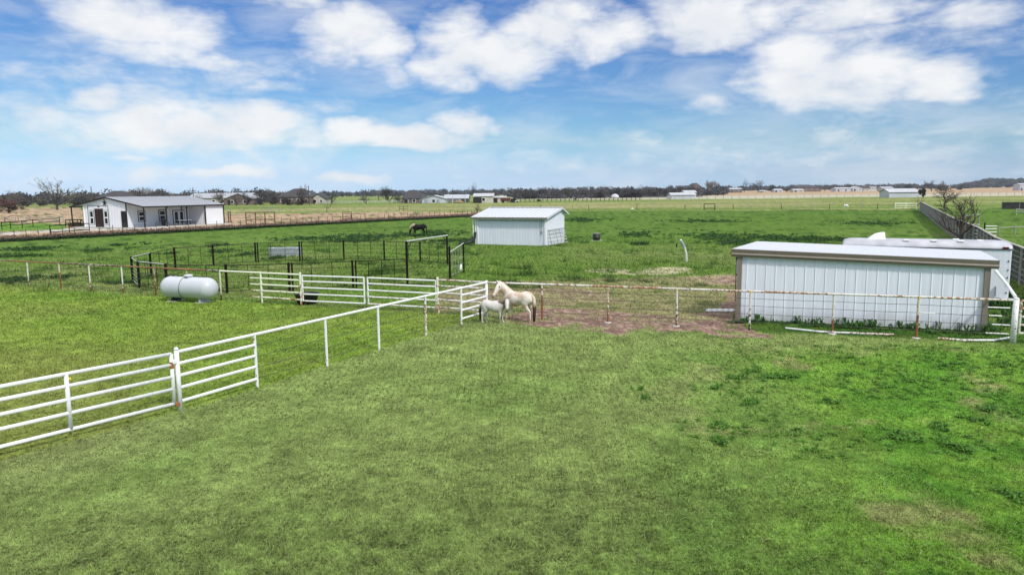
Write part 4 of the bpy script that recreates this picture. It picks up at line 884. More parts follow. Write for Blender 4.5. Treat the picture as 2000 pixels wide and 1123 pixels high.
def build_horse(label, cat, loc, yaw, s, poll, ctrl, hd, mats, mane_m, tail_m, legs=None, mane_side=1, belly=1.0, tail_len=.72, neck_w=1.0, mane_drop=.16, forelock=True, tailtop=.86):
    root = thing('horse', label, cat, loc, yaw); V3 = Vector; b = MB()
    trunk = [((-.535, 0, .80), .06, .07), ((-.51, 0, .79), .12, .14), ((-.44, 0, .775), .185, .20), ((-.30, 0, .775), .215, .215), ((-.12, 0, .735), .205*belly, .20), ((.06, 0, .71), .215*belly, .22*belly), ((.24, 0, .715), .195, .245), ((.36, 0, .735), .165, .225), ((.46, 0, .75), .12, .16), ((.51, 0, .76), .06, .09)]
    b.loft([(V3(p)*s, w*s, h*s) for p, w, h in trunk], 18)
    nb = V3((.33, 0, .80)); poll = V3(poll); ctrl = V3(ctrl); st = []
    for k in range(9):
        t = k/8; p = nb*(1-t)**2+ctrl*2*t*(1-t)+poll*t*t
        st.append((p*s, lerp(.125, .062, t**.8)*s*neck_w, lerp(.215, .088, t**.75)*s*neck_w))
    b.loft(st, 16)
    hd = V3(hd).normalized(); side = hd.cross(V3((0, 0, 1)))
    if side.length < .2: side = V3((0, 1, 0))
    side.normalize(); fwd = side.cross(hd)
    if fwd.dot((poll-nb)) < 0 and abs(hd.z) > .5: pass
    hs0 = [(-.06, .045, .055), (-.02, .066, .085), (.08, .082, .105), (.18, .078, .105), (.28, .058, .078), (.40, .044, .056), (.49, .045, .052), (.545, .038, .042), (.565, .018, .02)]
    hk = 1.18 if s < 1 else 1.0; b.loft([((poll+hd*x*(1.06 if s < 1 else 1))*s, w*s*hk, h*s*hk) for x, w, h in hs0], 16, side)
    L0 = legs or {}
    for fr in (1, 0):
        for sd in (1, -1):
            off = L0.get(('f' if fr else 'h')+('l' if sd > 0 else 'r'), 0.0); y = .105*sd
            if fr: pts = [((.34, y*.9, .72), .085), ((.33, y, .58), .078), ((.325+off*.25, y, .48), .058), ((.335+off*.5, y, .37), .043), ((.34+off*.65, y, .29), .037), ((.338+off*.8, y, .18), .025), ((.338+off*.95, y, .10), .031), ((.36+off, y, .055), .026), ((.372+off, y, .03), .036), ((.376+off, y, .0), .042)]
            else: pts = [((-.36, y*.9, .76), .15), ((-.31, y*1.1, .62), .125), ((-.31+off*.2, y*1.1, .52), .085), ((-.37+off*.4, y, .43), .055), ((-.435+off*.6, y, .35), .043), ((-.43+off*.75, y, .22), .029), ((-.42+off*.9, y, .11), .033), ((-.40+off, y, .055), .028), ((-.385+off, y, .03), .038), ((-.38+off, y, .0), .044)]
            k = .85 if fr else .8
            b.loft([(V3(p)*s, r*s*k, r*s) for p, r in pts], 10)
    muz = (poll+hd*.53)*s
    body = b.build('body', mats(muz), root, True)
    rm = body.modifiers.new('remesh', 'REMESH'); rm.mode = 'VOXEL'; rm.voxel_size = .0135*s; rm.use_smooth_shade = True
    sm = body.modifiers.new('smooth', 'SMOOTH'); sm.factor = .6; sm.iterations = 5
    # ears, eyes
    upn = (poll-ctrl).normalized(); upv = (upn-hd*upn.dot(hd)*.6).normalized()
    for sd in (1, -1):
        e0 = (poll-hd*.0+side*.042*sd+upv*.03); e1 = e0+upv*.06+side*.022*sd; e2 = e1+upv*.055-hd*.0
        MB().loft([(e0*s, .022*s, .018*s), (e1*s, .024*s, .012*s), (e2*s, .004*s, .004*s)], 8, hd).build('ear', body.data.materials[0], root, True)
    fr_n = side.cross(hd); fr_n = fr_n if fr_n.dot(upv) > -.2 else -fr_n
    for sd in (1, -1):
        c = (poll+hd*.14+side*.078*sd+fr_n*.038)*s
        MB().lathe([(.002, -.020*s), (.016*s, -.013*s), (.022*s, 0), (.016*s, .013*s), (.002, .020*s)], 10, c).build('eye', MT['black_rubber'], root, True)
    # mane: strands rooted along the crest
    rng = random.Random(5); q = MB()
    for k in range(90):
        t = rng.uniform(.05, 1.0); p = nb*(1-t)**2+ctrl*2*t*(1-t)+poll*t*t; tg = (2*(1-t)*(ctrl-nb)+2*t*(poll-ctrl)).normalized(); sdv = tg.cross(V3((0, 1, 0)))*-1
        sdv = V3((0, 1, 0))-tg*tg.y; sdv.normalize(); upc = tg.cross(sdv); upc = upc if upc.z > 0 or abs(upc.z) < .3 and upc.x > 0 else -upc
        hh = lerp(.215, .088, t**.75)*neck_w; ww = lerp(.125, .062, t)*neck_w; dl = mane_drop*rng.uniform(.7, 1.25)
        a = p+upc*(hh+.005); m1 = p+upc*hh*.75+sdv*mane_side*(ww*.85+.012); m2 = m1+V3((0, 0, -dl))+sdv*mane_side*.012+tg*rng.uniform(-.03, .03)
        q.tube([a*s, m1*s, m2*s], [.017*s, .019*s, .004*s], 5)
    if forelock:
        for k in range(8): a = poll+upv*.045+side*rng.uniform(-.03, .03); q.tube([a*s, (a+hd*.09+upv*.02+side*rng.uniform(-.02, .02))*s, (a+hd*.17+upv*-.0)*s], [.012*s, .013*s, .003*s], 5)
    q.build('mane', mane_m, root, True)
    q = MB()
    for k in range(26):
        a = rng.uniform(-.028, .028); bb_ = rng.uniform(-.02, .02); ln = tail_len*rng.uniform(.85, 1.05)
        q.tube([V3((-.52, a*.4, tailtop+.02))*s, V3((-.585+bb_*.5, a*.9, tailtop-.08))*s, V3((-.60+bb_, a*1.6, tailtop-.38*ln/.7))*s, V3((-.585+bb_, a*1.5, tailtop-ln))*s], [.022*s, .03*s, .03*s, .008*s], 6)
    q.build('tail', tail_m, root, True)
    return root
def two_tone_hair(name, low, high, z0, z1):
    m = new_mat(name, low, .75, 0, .5, 14); nt = m.node_tree; N = nt.nodes; L = nt.links; b = N['Principled BSDF']; src = b.inputs['Base Color'].links[0].from_socket
    tc = N.new('ShaderNodeTexCoord'); sep = N.new('ShaderNodeSeparateXYZ'); L.new(tc.outputs['Object'], sep.inputs[0]); mr = N.new('ShaderNodeMapRange'); L.new(sep.outputs[2], mr.inputs[0]); mr.inputs[1].default_value = z0; mr.inputs[2].default_value = z1
    mx = N.new('ShaderNodeMix'); mx.data_type = 'RGBA'; L.new(mr.outputs[0], mx.inputs[0]); L.new(src, mx.inputs[6]); mx.inputs[7].default_value = (*high, 1); L.new(mx.outputs[2], b.inputs['Base Color']); return m
hair_cream = new_mat('cream_mane', (.62, .50, .34), .8, 0, .25, 18); hair_brown = two_tone_hair('brown_tail_hair', (.06, .032, .022), (.60, .50, .38), .58, .80); hair_pony = two_tone_hair('pony_tail_hair', (.05, .04, .035), (.50, .45, .39), .52, .66); hair_grey = new_mat('smoky_mane', (.20, .15, .11), .8, 0, .4, 10)
hair_flax = new_mat('flaxen_mane', (.38, .31, .22), .8, 0, .3, 14); hair_black = new_mat('black_tail', (.012, .010, .009), .7)
build_horse('cream palomino horse with dark tail standing at the wire fence behind the pony', 'horse', G(1012.5, 627.5), R(147), 1.19,
    (.66, .0, 1.17), (.60, 0, 1.05), (.20, .62, -.80), lambda mz: horse_mat('palomino_coat', (.67, .61, .53), (.50, .36, .23), (.40, .27, .17), (.10, .07, .07), mz, .7, .12, zones=((Vector((.60, .1, 1.08)), .13, (.44, .26, .13), .75), (Vector((.40, .2, .80)), .13, (.46, .32, .22), .55), (Vector((.06, .2, .60)), .13, (.40, .24, .13), .75), (Vector((-.40, .2, .62)), .09, (.42, .27, .16), .7), (Vector((.02, 0, .52)), .12, (.22, .13, .08), .7))),
    hair_cream, hair_brown, {'fl': .05, 'fr': -.04, 'hl': -.10, 'hr': .06}, mane_side=-1, belly=1.08, tail_len=.80)
build_horse('small white pony with dark tail facing right and looking at the camera', 'pony', G(964, 630.5), R(-16), .885,
    (.62, -.05, .97), (.56, 0, .93), (.20, -.66, -.72), lambda mz: horse_mat('white_pony_coat', (.56, .53, .49), (.46, .41, .37), (.55, .46, .40), (.03, .022, .022), mz, .35, .10, zones=((Vector((.42, 0, .72)), .15, (.20, .15, .12), .9), (Vector((.36, -.1, .56)), .10, (.28, .21, .17), .75), (Vector((.53, -.1, .78)), .05, (.16, .12, .10), .6))),
    hair_grey, hair_pony, {'fl': .04, 'fr': -.02, 'hl': .05, 'hr': -.06}, mane_side=-1, belly=1.14, tail_len=.74, neck_w=1.02, mane_drop=.12)
build_horse('dark brown horse with pale mane grazing in the pasture left of the shed', 'horse', G(819, 461.5), R(186), 1.40,
    (.68, 0, .60), (.58, 0, .86), (.12, .02, -1), lambda mz: horse_mat('dark_bay_coat', (.007, .005, .004), (.012, .008, .006), (.005, .004, .004), (.02, .015, .012), mz, .4, .15),
    hair_flax, hair_black, {'fl': .10, 'fr': -.06, 'hl': .08, 'hr': -.02}, mane_side=1, mane_drop=.17, tail_len=.72)

# ------------------------------------------------------------------ wire and board fences farther out
wf = []; a_, b_ = G(-60, 475), G(922, 423.5); nW = 62
rnd = random.Random(8)
for i in range(nW): wf.append(lerp(a_, b_, i/(nW-1))+Vector((rnd.uniform(-.3, .3), rnd.uniform(-.2, .2), 0)))
t = thing('wire_fence', 'old wire fence on thin leaning posts along the brown ditch left of the pasture', 'fence', wf[0])
for p in wf: MB().tube([p-wf[0]-Vector((0, 0, .1)), p-wf[0]+Vector((rnd.uniform(-.16, .08), 0, 1.2+rnd.uniform(-.1, .25)))], .038, 5).build('post', MT['rust_pipe'], t)
for z in (.3, .6, .9, 1.12): MB().tube([p-wf[0]+Vector((0, 0, z)) for p in wf], .008, 3).build('wire', MT['wire'], t)
cross = [G(x, 412.6-(x-950)*.0045+0) for x in np.linspace(962, 1745, 26)]
t = thing('wire_fence', 'thin wire fence crossing the far edge of the green pasture', 'fence', cross[0])
for i, p in enumerate(cross): MB().tube([p-cross[0], p-cross[0]+Vector((0, 0, 1.35+(.4 if i == 9 else 0)))], .055, 5).build('post', MT['wood_post'] if i % 3 else MT['dark_post'], t)
for z in (.35, .7, 1.05, 1.3): MB().tube([p-cross[0]+Vector((0, 0, z)) for p in cross], .012, 3).build('wire', MT['wire'], t)
def pipe_gate(pa, pb, h, rows, m, label, r=.05, nv=1, name='pipe_gate'):
    L_ = (pb-pa).length; g = thing(name, label, 'gate', pa, math.atan2(pb.y-pa.y, pb.x-pa.x))
    for z in rows: MB().tube([(0, 0, z), (L_, 0, z)], r, 6).build('rail', MT[m], g)
    for k in range(nv+2): MB().tube([(L_*k/(nv+1), 0, 0), (L_*k/(nv+1), 0, h)], r*1.15, 6).build('upright', MT[m], g)
    return g
pipe_gate(G(1375, 411.5), G(1396, 411.3), 1.55, (.5, 1.5), 'dark_post', 'dark rectangular pipe gate in the far wire fence beyond the leaning post', .07, 0)
pipe_gate(G(1748, 409.5), G(1790, 409.2), 1.5, (.35, .75, 1.15, 1.45), 'pipe_cream', 'cream five bar gate at the far end of the grey board fence', .07, 1)
pipe_gate(G(481, 437.5), G(537, 436.5), 1.9, (1.85, .7), 'rust_pipe', 'rusty pipe cattle rack in the tan field right of the farmhouse', .07, 2)
pipe_gate(G(670, 432.5), G(686.5, 431.5), 1.55, (.4, .8, 1.5), 'rust_pipe', 'reddish pipe gate in the ditch fence at the tan field middle', .06, 0)
pipe_gate(G(447, 437), G(451, 436.5), 2.0, (1.0, 1.9), 'rust_pipe', 'narrow rusty pipe frame just behind the farmhouse right corner', .07, 0)
pipe_gate(G(510, 414), G(545, 414), 1.3, (.5, 1.2), 'grey_pipe', 'low grey stock gate on the far side of the tan field', .06, 2)
pipe_gate(G(780, 412.5), G(796, 412.4), 1.3, (.5, 1.2), 'rust_pipe', 'small brown stock gate at the far tan field edge below the hip roofed house', .06, 1)
cf2 = [G(x, 414.5-(x-450)*.003) for x in np.linspace(452, 930, 26)]
t = thing('wire_fence', 'low wire fence between the tan field and the pale green field', 'fence', cf2[0])
for p in cf2: MB().tube([p-cf2[0], p-cf2[0]+Vector((0, 0, 1.2))], .05, 5).build('post', MT['wood_post'], t)
for z in (.5, 1.1): MB().tube([p-cf2[0]+Vector((0, 0, z)) for p in cf2], .012, 3).build('wire', MT['wire'], t)
# pipe pens left of the farmhouse
def rail_fence(pts, h, rows, m, label, r=.05, name='pipe_fence', pr=.06, rm=None):
    t = thing(name, label, 'fence', pts[0]); o_ = pts[0]
    for p in pts: MB().tube([p-o_, p-o_+Vector((0, 0, h+.05))], pr, 6).build('post', MT[m], t)
    for z in rows:
        MB().tube([p-o_+Vector((0, 0, z)) for p in pts], r, 5).build('rail', MT[rm or m], t)
    return t
rail_fence([G(-60, 450), G(4, 449), G(21, 447.5), G(44, 446.5), G(65, 443.5), G(117, 439)], 1.15, (1.1, .6), 'dark_post', 'dark post and pipe fence of the pens at the left edge')
rail_fence([G(9, 434), G(31, 436.5), G(52, 436), G(83, 437), G(109, 436), G(124, 436)], 1.15, (1.0, .55), 'grey_pipe', 'grey pipe pen fence farther back at the left edge')
rail_fence([G(98.5, 457.5), G(136, 455), G(175, 452.5)], 1.15, (1.1, .25), 'dark_post', 'dark pipe hitching rail before the farmhouse lean-to', .06)
pc = thing('pipe_arch', 'low curved rusty pipe arch in the tan field at left', 'arch', G(10, 432)); e = G(36, 432)-G(10, 432)
MB().tube([(0, 0, 0), (0, 0, .5), (e.x*.3, 0, .95), (e.x*.6, 0, 1.1), (e.x, e.y, 1.1), (e.x, e.y, 0)], .05, 6).build('pipe', MT['rust_pipe'], pc)
hf = thing('hay_feeder', 'dark framed hay feeder with brown hay left of the farmhouse door side', 'feeder', G(148, 443)); q = MB()
for x in (-1.2, 0, 1.2): q.tube([(x, -.6, 0), (x, -.6, 1.1), (x, .6, 1.1), (x, .6, 0)], .07, 6)
q.tube([(-1.2, -.6, 1.1), (1.2, -.6, 1.1), (1.9, -.6, .5)], .07, 6); q.tube([(-1.2, .6, 1.1), (1.2, .6, 1.1)], .07, 6); q.tube([(-1.2, -.6, .55), (1.2, -.6, .55)], .06, 6); q.build('frame', MT['dark_post'], hf)
q = MB(); q.loft([((-1.0, 0, .25), .35, .2), ((-.3, 0, .4), .55, .4), ((.5, 0, .42), .55, .42), ((1.4, 0, .25), .4, .25), ((2.0, 0, .1), .1, .08)], 12); q.build('hay', MT['dry_hay'], hf, True)

# grey board fence along the right of the pasture
bfA, bfB, bfC = G(1793, 410.5), G(1862, 462), Vector((22.6, 33.5, 0))
def board_fence(pts, label, h=1.42, bays_len=2.6):
    o_ = pts[0]; t = thing('board_fence', label, 'fence', o_)
    P = []
    for i in range(len(pts)-1):
        n = max(1, round((pts[i+1]-pts[i]).length/bays_len))
        P += [lerp(pts[i], pts[i+1], k/n)-o_ for k in range(n)]
    P.append(pts[-1]-o_); rnd = random.Random(3); boards = MB(); cap_ = MB()
    for i in range(len(P)-1):
        a, b = P[i], P[i+1]; d = (b-a).normalized(); nrm = Vector((-d.y, d.x, 0))
        if nrm.x > 0: nrm = -nrm
        for z in np.linspace(.15, h-.15, 7):
            j = rnd.uniform(-.015, .015); boards.bar(a+nrm*-.05+Vector((0, 0, z+j)), b+nrm*-.05+Vector((0, 0, z-j)), .03, .22)
        cap_.bar(a+Vector((0, 0, h+.03)), b+Vector((0, 0, h+.03)), .16, .04)
    k = max(1, len(P)//95+1)
    for p in P[::k] if k > 1 else P:
        MB().box((p.x, p.y, h/2), (.12, .12, h+.02), .5).build('post', MT['wood_post'], t)
    boards.build('boards', MT['wood_grey'], t); cap_.build('cap_rail', MT['wood_post'], t)
board_fence([Vector((84, 148, 0)), Vector((42.6, 69.2, 0)), Vector((34.7, 53.3, 0)), Vector((28.8, 42.6, 0)), Vector((25.3, 35.4, 0)), Vector((21.9, 28.6, 0))], 'long weathered grey board fence running away on the right of the pasture', 1.83, 2.4)
board_fence([Vector((103.5, 152, 0)), Vector((109, 149, 0))+Vector((-1.5, -2, 0)), Vector((92, 128, 0)), Vector((86, 112, 0))], 'second weathered board fence entering from the right edge in the distance', 1.5, 2.8)
wg = thing('barred_gate', 'pair of white barred gate leaves beside the leafless tree at the board fence', 'gate', G(1889, 470))
for k, (x0, x1) in enumerate(((0, 1.0), (1.5, 2.6))):
    for z in (.3, .6, .9, 1.2, 1.45): MB().box(((x0+x1)/2, 0, z-k*.15), (x1-x0, .03, .07), 0, 0).build('bar', MT['white_trim'], wg)
    MB().box((x0, 0, .8), (.1, .08, 1.6)).build('post', MT['dark_post'], wg)
rail_fence([G(1883, 445), G(1911, 440), G(1911, 447)], 1.5, (1.4,), 'wood_post', 'short timber rail pen behind the grey board fence', .06, 'rail_fence')
rail_fence([G(1950, 461), G(1982, 459), G(2040, 458)], .9, (.8,), 'grey_pipe', 'low pipe rail in the field at the right edge', .05)
rail_fence([G(1985, 421), G(2040, 425)], 1.1, (1.0, .6), 'pale_pipe', 'pale rail beside the distant board fence at the right edge', .09)

# white rail fence in the far distance
wrf = [G(x, hor(x)+20.3-(x-1130)*.0013) for x in list(np.linspace(1255, 2060, 52))]
t = rail_fence(wrf, 1.5, (1.4, .95, .5), 'wood_post', 'long white rail fence on square posts across the far field', .05, 'rail_fence', .12, 'pale_pipe')
drf = [G(x, hor(x)+22.0) for x in np.linspace(1000, 1250, 30)]
rail_fence(drf, 1.5, (1.35, .8), 'wood_grey', 'dark post fence with paddocks left of the white rail fence', .06, 'rail_fence', .14)
plf = [G(x, 398.6-(x-600)*.008) for x in np.linspace(625, 900, 34)]
rail_fence(plf, 1.3, (1.2, .8, .4), 'pale_pipe', 'pale rail fence before the far houses left of the white sheds', .06, 'rail_fence', .09)

# ------------------------------------------------------------------ trees
BK = {'dark': (.070, .064, .064), 'brown': (.085, .062, .05), 'pale': (.20, .175, .15), 'bud': (.17, .165, .11), 'red': (.115, .062, .052), 'green': (.022, .034, .016), 'mid': (.11, .09, .075)}
TM = {k: new_mat('twigs_'+k, v, .9, 0, .35, .8) for k, v in BK.items()}
def grow(seed, h, spread, levels=5, r0=.04, droop=0.0, split=(2, 4), first=.28, up=.35, leanx=0.0, twig=1.0, crook=.18):
    rng = random.Random(seed); tr_, cr_ = MB(), MB()
    def rec(p, d, ln, r, lv):
        pts = [p]; n = 4 if lv < 3 else 3; q = p
        for k in range(n):
            d = (d+Vector((rng.gauss(0, crook), rng.gauss(0, crook), rng.gauss(0, crook*.6)+(-droop if lv > 2 else .03)))).normalized(); q = q+d*ln/n; pts.append(q)
        rr = [lerp(r, r*.55, k/n) for k in range(n+1)]
        (tr_ if lv < 2 else cr_).tube(pts, rr, 7 if lv < 2 else (4 if lv < 4 else 3), cap=False)
        if lv >= levels: return
        m = rng.randint(*split)+(1 if lv == 0 else 0)
        for k in range(m):
            t = 1.0 if k == 0 else rng.uniform(.35, 1.0); i = min(n-1, int(t*n)); base = pts[i].lerp(pts[i+1], t*n-i) if t < 1 else pts[-1]
            a = rng.uniform(0, 2*math.pi); tilt = rng.uniform(.35, .95)*spread*(.6 if k == 0 else 1)
            ax = Vector((math.cos(a), math.sin(a), 0)); nd = (d*math.cos(tilt)+ax*math.sin(tilt)+Vector((0, 0, up*.3))).normalized()
            rec(base, nd, ln*rng.uniform(.62, .88), r*.55*(1.0 if k else 1.1), lv+1)
    rec(Vector((0, 0, -.1)), Vector((leanx, 0, 1)).normalized(), h*first, h*r0, 0)
    # rescale to height h
    zs = max(v[2] for v in cr_.v+tr_.v); k = h/zs
    for b in (tr_, cr_): b.v = [(x*k, y*k, z*k) for x, y, z in b.v]
    return tr_, cr_
def tree(label, loc, h, seed, kind='dark', group=None, name='bare_tree', cat='tree', **kw):
    t = thing(name, label, cat, loc, random.Random(seed).uniform(0, 6), group); a, b = grow(seed, h, **kw); a.build('trunk', MT['bark'] if kind not in ('pale',) else TM['mid'], t, True); b.build('crown', TM[kind], t); return t
def thicken(b, k):
    pass
tree('leafless spreading tree beyond the grey board fence, right of the cream gate', G(1845, 408), 5.5, 14, 'brown', spread=1.3, levels=5, r0=.030, split=(3, 4), up=.06, first=.24)
tree('twisted leafless tree growing right in front of the grey board fence', Vector((35.6, 57.0, 0)), 4.5, 22, 'brown', spread=.9, levels=5, r0=.042, split=(2, 4), first=.36, crook=.27, up=.3)
tree('small bare sapling at the cream gate end of the board fence', G(1791, 408), 3.0, 5, 'brown', name='sapling', spread=1.2, levels=4, r0=.02)
tree('wiry bare shrub behind the left corner of the pasture shed', G(928, 432), 3.0, 31, 'brown', name='bare_shrub', cat='shrub', spread=1.2, levels=4, r0=.012, split=(3, 5), first=.12)
tree('single small bare sapling in the pale green field right of the farmhouse', G(638, 414), 3.4, 41, 'brown', name='sapling', spread=1.0, levels=4, r0=.015)

def crown_tris(q, rng, c, rx, ry, rz, n, s):
    for _ in range(n):
        while True:
            u = Vector((rng.uniform(-1, 1), rng.uniform(-1, 1), rng.uniform(-1, 1)))
            if u.length <= 1: break
        u = u*(.55+.45*rng.random()/max(u.length, .3)) if rng.random() < .5 else u
        p = Vector((c[0]+u.x*rx, c[1]+u.y*ry, c[2]+u.z*rz)); d = Vector((rng.gauss(0, 1), rng.gauss(0, 1), rng.gauss(0, 1)+.5)).normalized(); e = d.cross(Vector((rng.gauss(0, 1), rng.gauss(0, 1), rng.gauss(0, 1)))).normalized()
        L_ = s*rng.uniform(.6, 1.6); o_ = len(q.v); q.v += [tuple(p-e*L_*.35), tuple(p+e*L_*.35), tuple(p+d*L_)]; q.f.append((o_, o_+1, o_+2))
def bushy(seed, w, h, n=900, s=.35, trunk=.25, lobes=7):
    rng = random.Random(seed); a, b = MB(), MB(); a.tube([(0, 0, -.1), (rng.uniform(-.03, .03)*w, 0, h*.3), (rng.uniform(-.06, .06)*w, 0, h*.62)], [h*.035, h*.026, h*.012], 6)
    for k in range(5):
        an = rng.uniform(0, 6.28); a.tube([(0, 0, h*rng.uniform(.2, .4)), (math.cos(an)*w*.2, math.sin(an)*w*.2, h*.55), (math.cos(an)*w*.34, math.sin(an)*w*.3, h*rng.uniform(.7, .9))], [h*.016, h*.01, h*.004], 5)
    for k in range(lobes):
        an = rng.uniform(0, 6.28); rr = rng.uniform(0, .36)*w; z = h*(rng.uniform(trunk, .86) if rr < .2*w else rng.uniform(trunk*.6, .66)); r_ = w*rng.uniform(.07, .19)
        crown_tris(b, rng, (math.cos(an)*rr, math.sin(an)*rr, z), r_, r_, min(r_, (h-z)*1.0+.1), n//lobes, s)
    return a, b
def radial(seed):
    rng = random.Random(seed); a, b = MB(), MB(); a.tube([(0, 0, -.02), (.0, 0, .12), (.01, 0, .26)], [.035, .026, .024], 7)
    for k in range(17):
        az_ = k*2.4+rng.uniform(-.3, .3); el_ = rng.uniform(.12, 1.45); d = Vector((math.cos(az_)*math.cos(el_), math.sin(az_)*math.cos(el_), math.sin(el_))); L_ = (.62+.12*math.sin(el_))*rng.uniform(.85, 1.05)
        p0 = Vector((0, 0, rng.uniform(.12, .28))); pts = [p0]; 
        for j in range(1, 6): pts.append(p0+d*L_*j/5+Vector((rng.gauss(0, .012), rng.gauss(0, .012), .04*math.sin(j/5*3)+rng.gauss(0, .01))))
        a.tube(pts, [.014, .011, .009, .006, .004, .002], 5)
        for j in range(9):
            t = rng.uniform(.35, .98); i = min(4, int(t*5)); q0 = pts[i].lerp(pts[i+1], t*5-i); dd_ = (d+Vector((rng.gauss(0, .5), rng.gauss(0, .5), rng.gauss(.15, .4)))).normalized(); l2 = rng.uniform(.1, .22); q1 = q0+dd_*l2
            b.tube([q0, (q0+q1)/2+Vector((0, 0, .01)), q1], [.004, .003, .0015], 3)
            for m_ in range(3): e_ = (dd_+Vector((rng.gauss(0, .6), rng.gauss(0, .6), rng.gauss(0, .6)))).normalized(); q2 = q1-dd_*l2*rng.uniform(0, .5); b.tube([q2, q2+e_*.07], [.0025, .001], 3)
            crown_tris(b, rng, q1, .03, .03, .03, 7, .013)
    return a, b
# prototypes of the distant kinds, reused by copying
protos = {}
def far_tree(kind, shape, px, D, topy, wpx, label, group='leafless trees along the far fields', seed=1, name='bare_tree'):
    loc = GD(px, D); h = HT(loc, topy); w = wpx*D/F
    key = (kind, shape, seed)
    if key not in protos:
        if shape == 'bush': a, b = bushy(seed*7+3, 1.0, 1.0, 2600, .036, .12, 30); a2, b2 = grow(seed*9+1, 1.0, .9, 4, .02, split=(3, 4), first=.3); k_ = .5/max(abs(v[0]) for v in b2.v); b.add([(v[0]*k_, v[1]*k_, v[2]) for v in b2.v], b2.f)
        elif shape == 'twig': a, b = grow(seed*5+1, 1.0, .85, 5, .032, split=(2, 4), up=.3)
        elif shape == 'radial': a, b = radial(seed)
        elif shape == 'fan': a, b = grow(seed*5+2, 1.0, .72, 6, .035, split=(2, 4), first=.22, up=.25, crook=.12)
        elif shape == 'round': a, b = grow(seed*5+3, 1.0, .8, 6, .03, split=(3, 4), first=.18, up=.2, crook=.1)
        ext = sorted(abs(v[0]) for v in b.v)[int(len(b.v)*.96)]
        if shape == 'bush': ext = .46
        ma, mb_ = bpy.data.meshes.new('trunk'), bpy.data.meshes.new('crown'); ma.from_pydata(a.v, [], a.f); mb_.from_pydata(b.v, [], b.f); ma.materials.append(TM['dark' if kind != 'pale' else 'mid']); mb_.materials.append(TM[kind])
        protos[key] = (ma, mb_, ext)
    ma, mb_, ext = protos[key]; t = thing(name, label, 'tree', loc, random.Random(px).uniform(0, 6.28), group); t.scale = (w/2/ext, w/2/ext, h)
    for nm, me in (('trunk', ma), ('crown', mb_)): o_ = bpy.data.objects.new(nm, me); COL.objects.link(o_); o_.parent = t
    return t
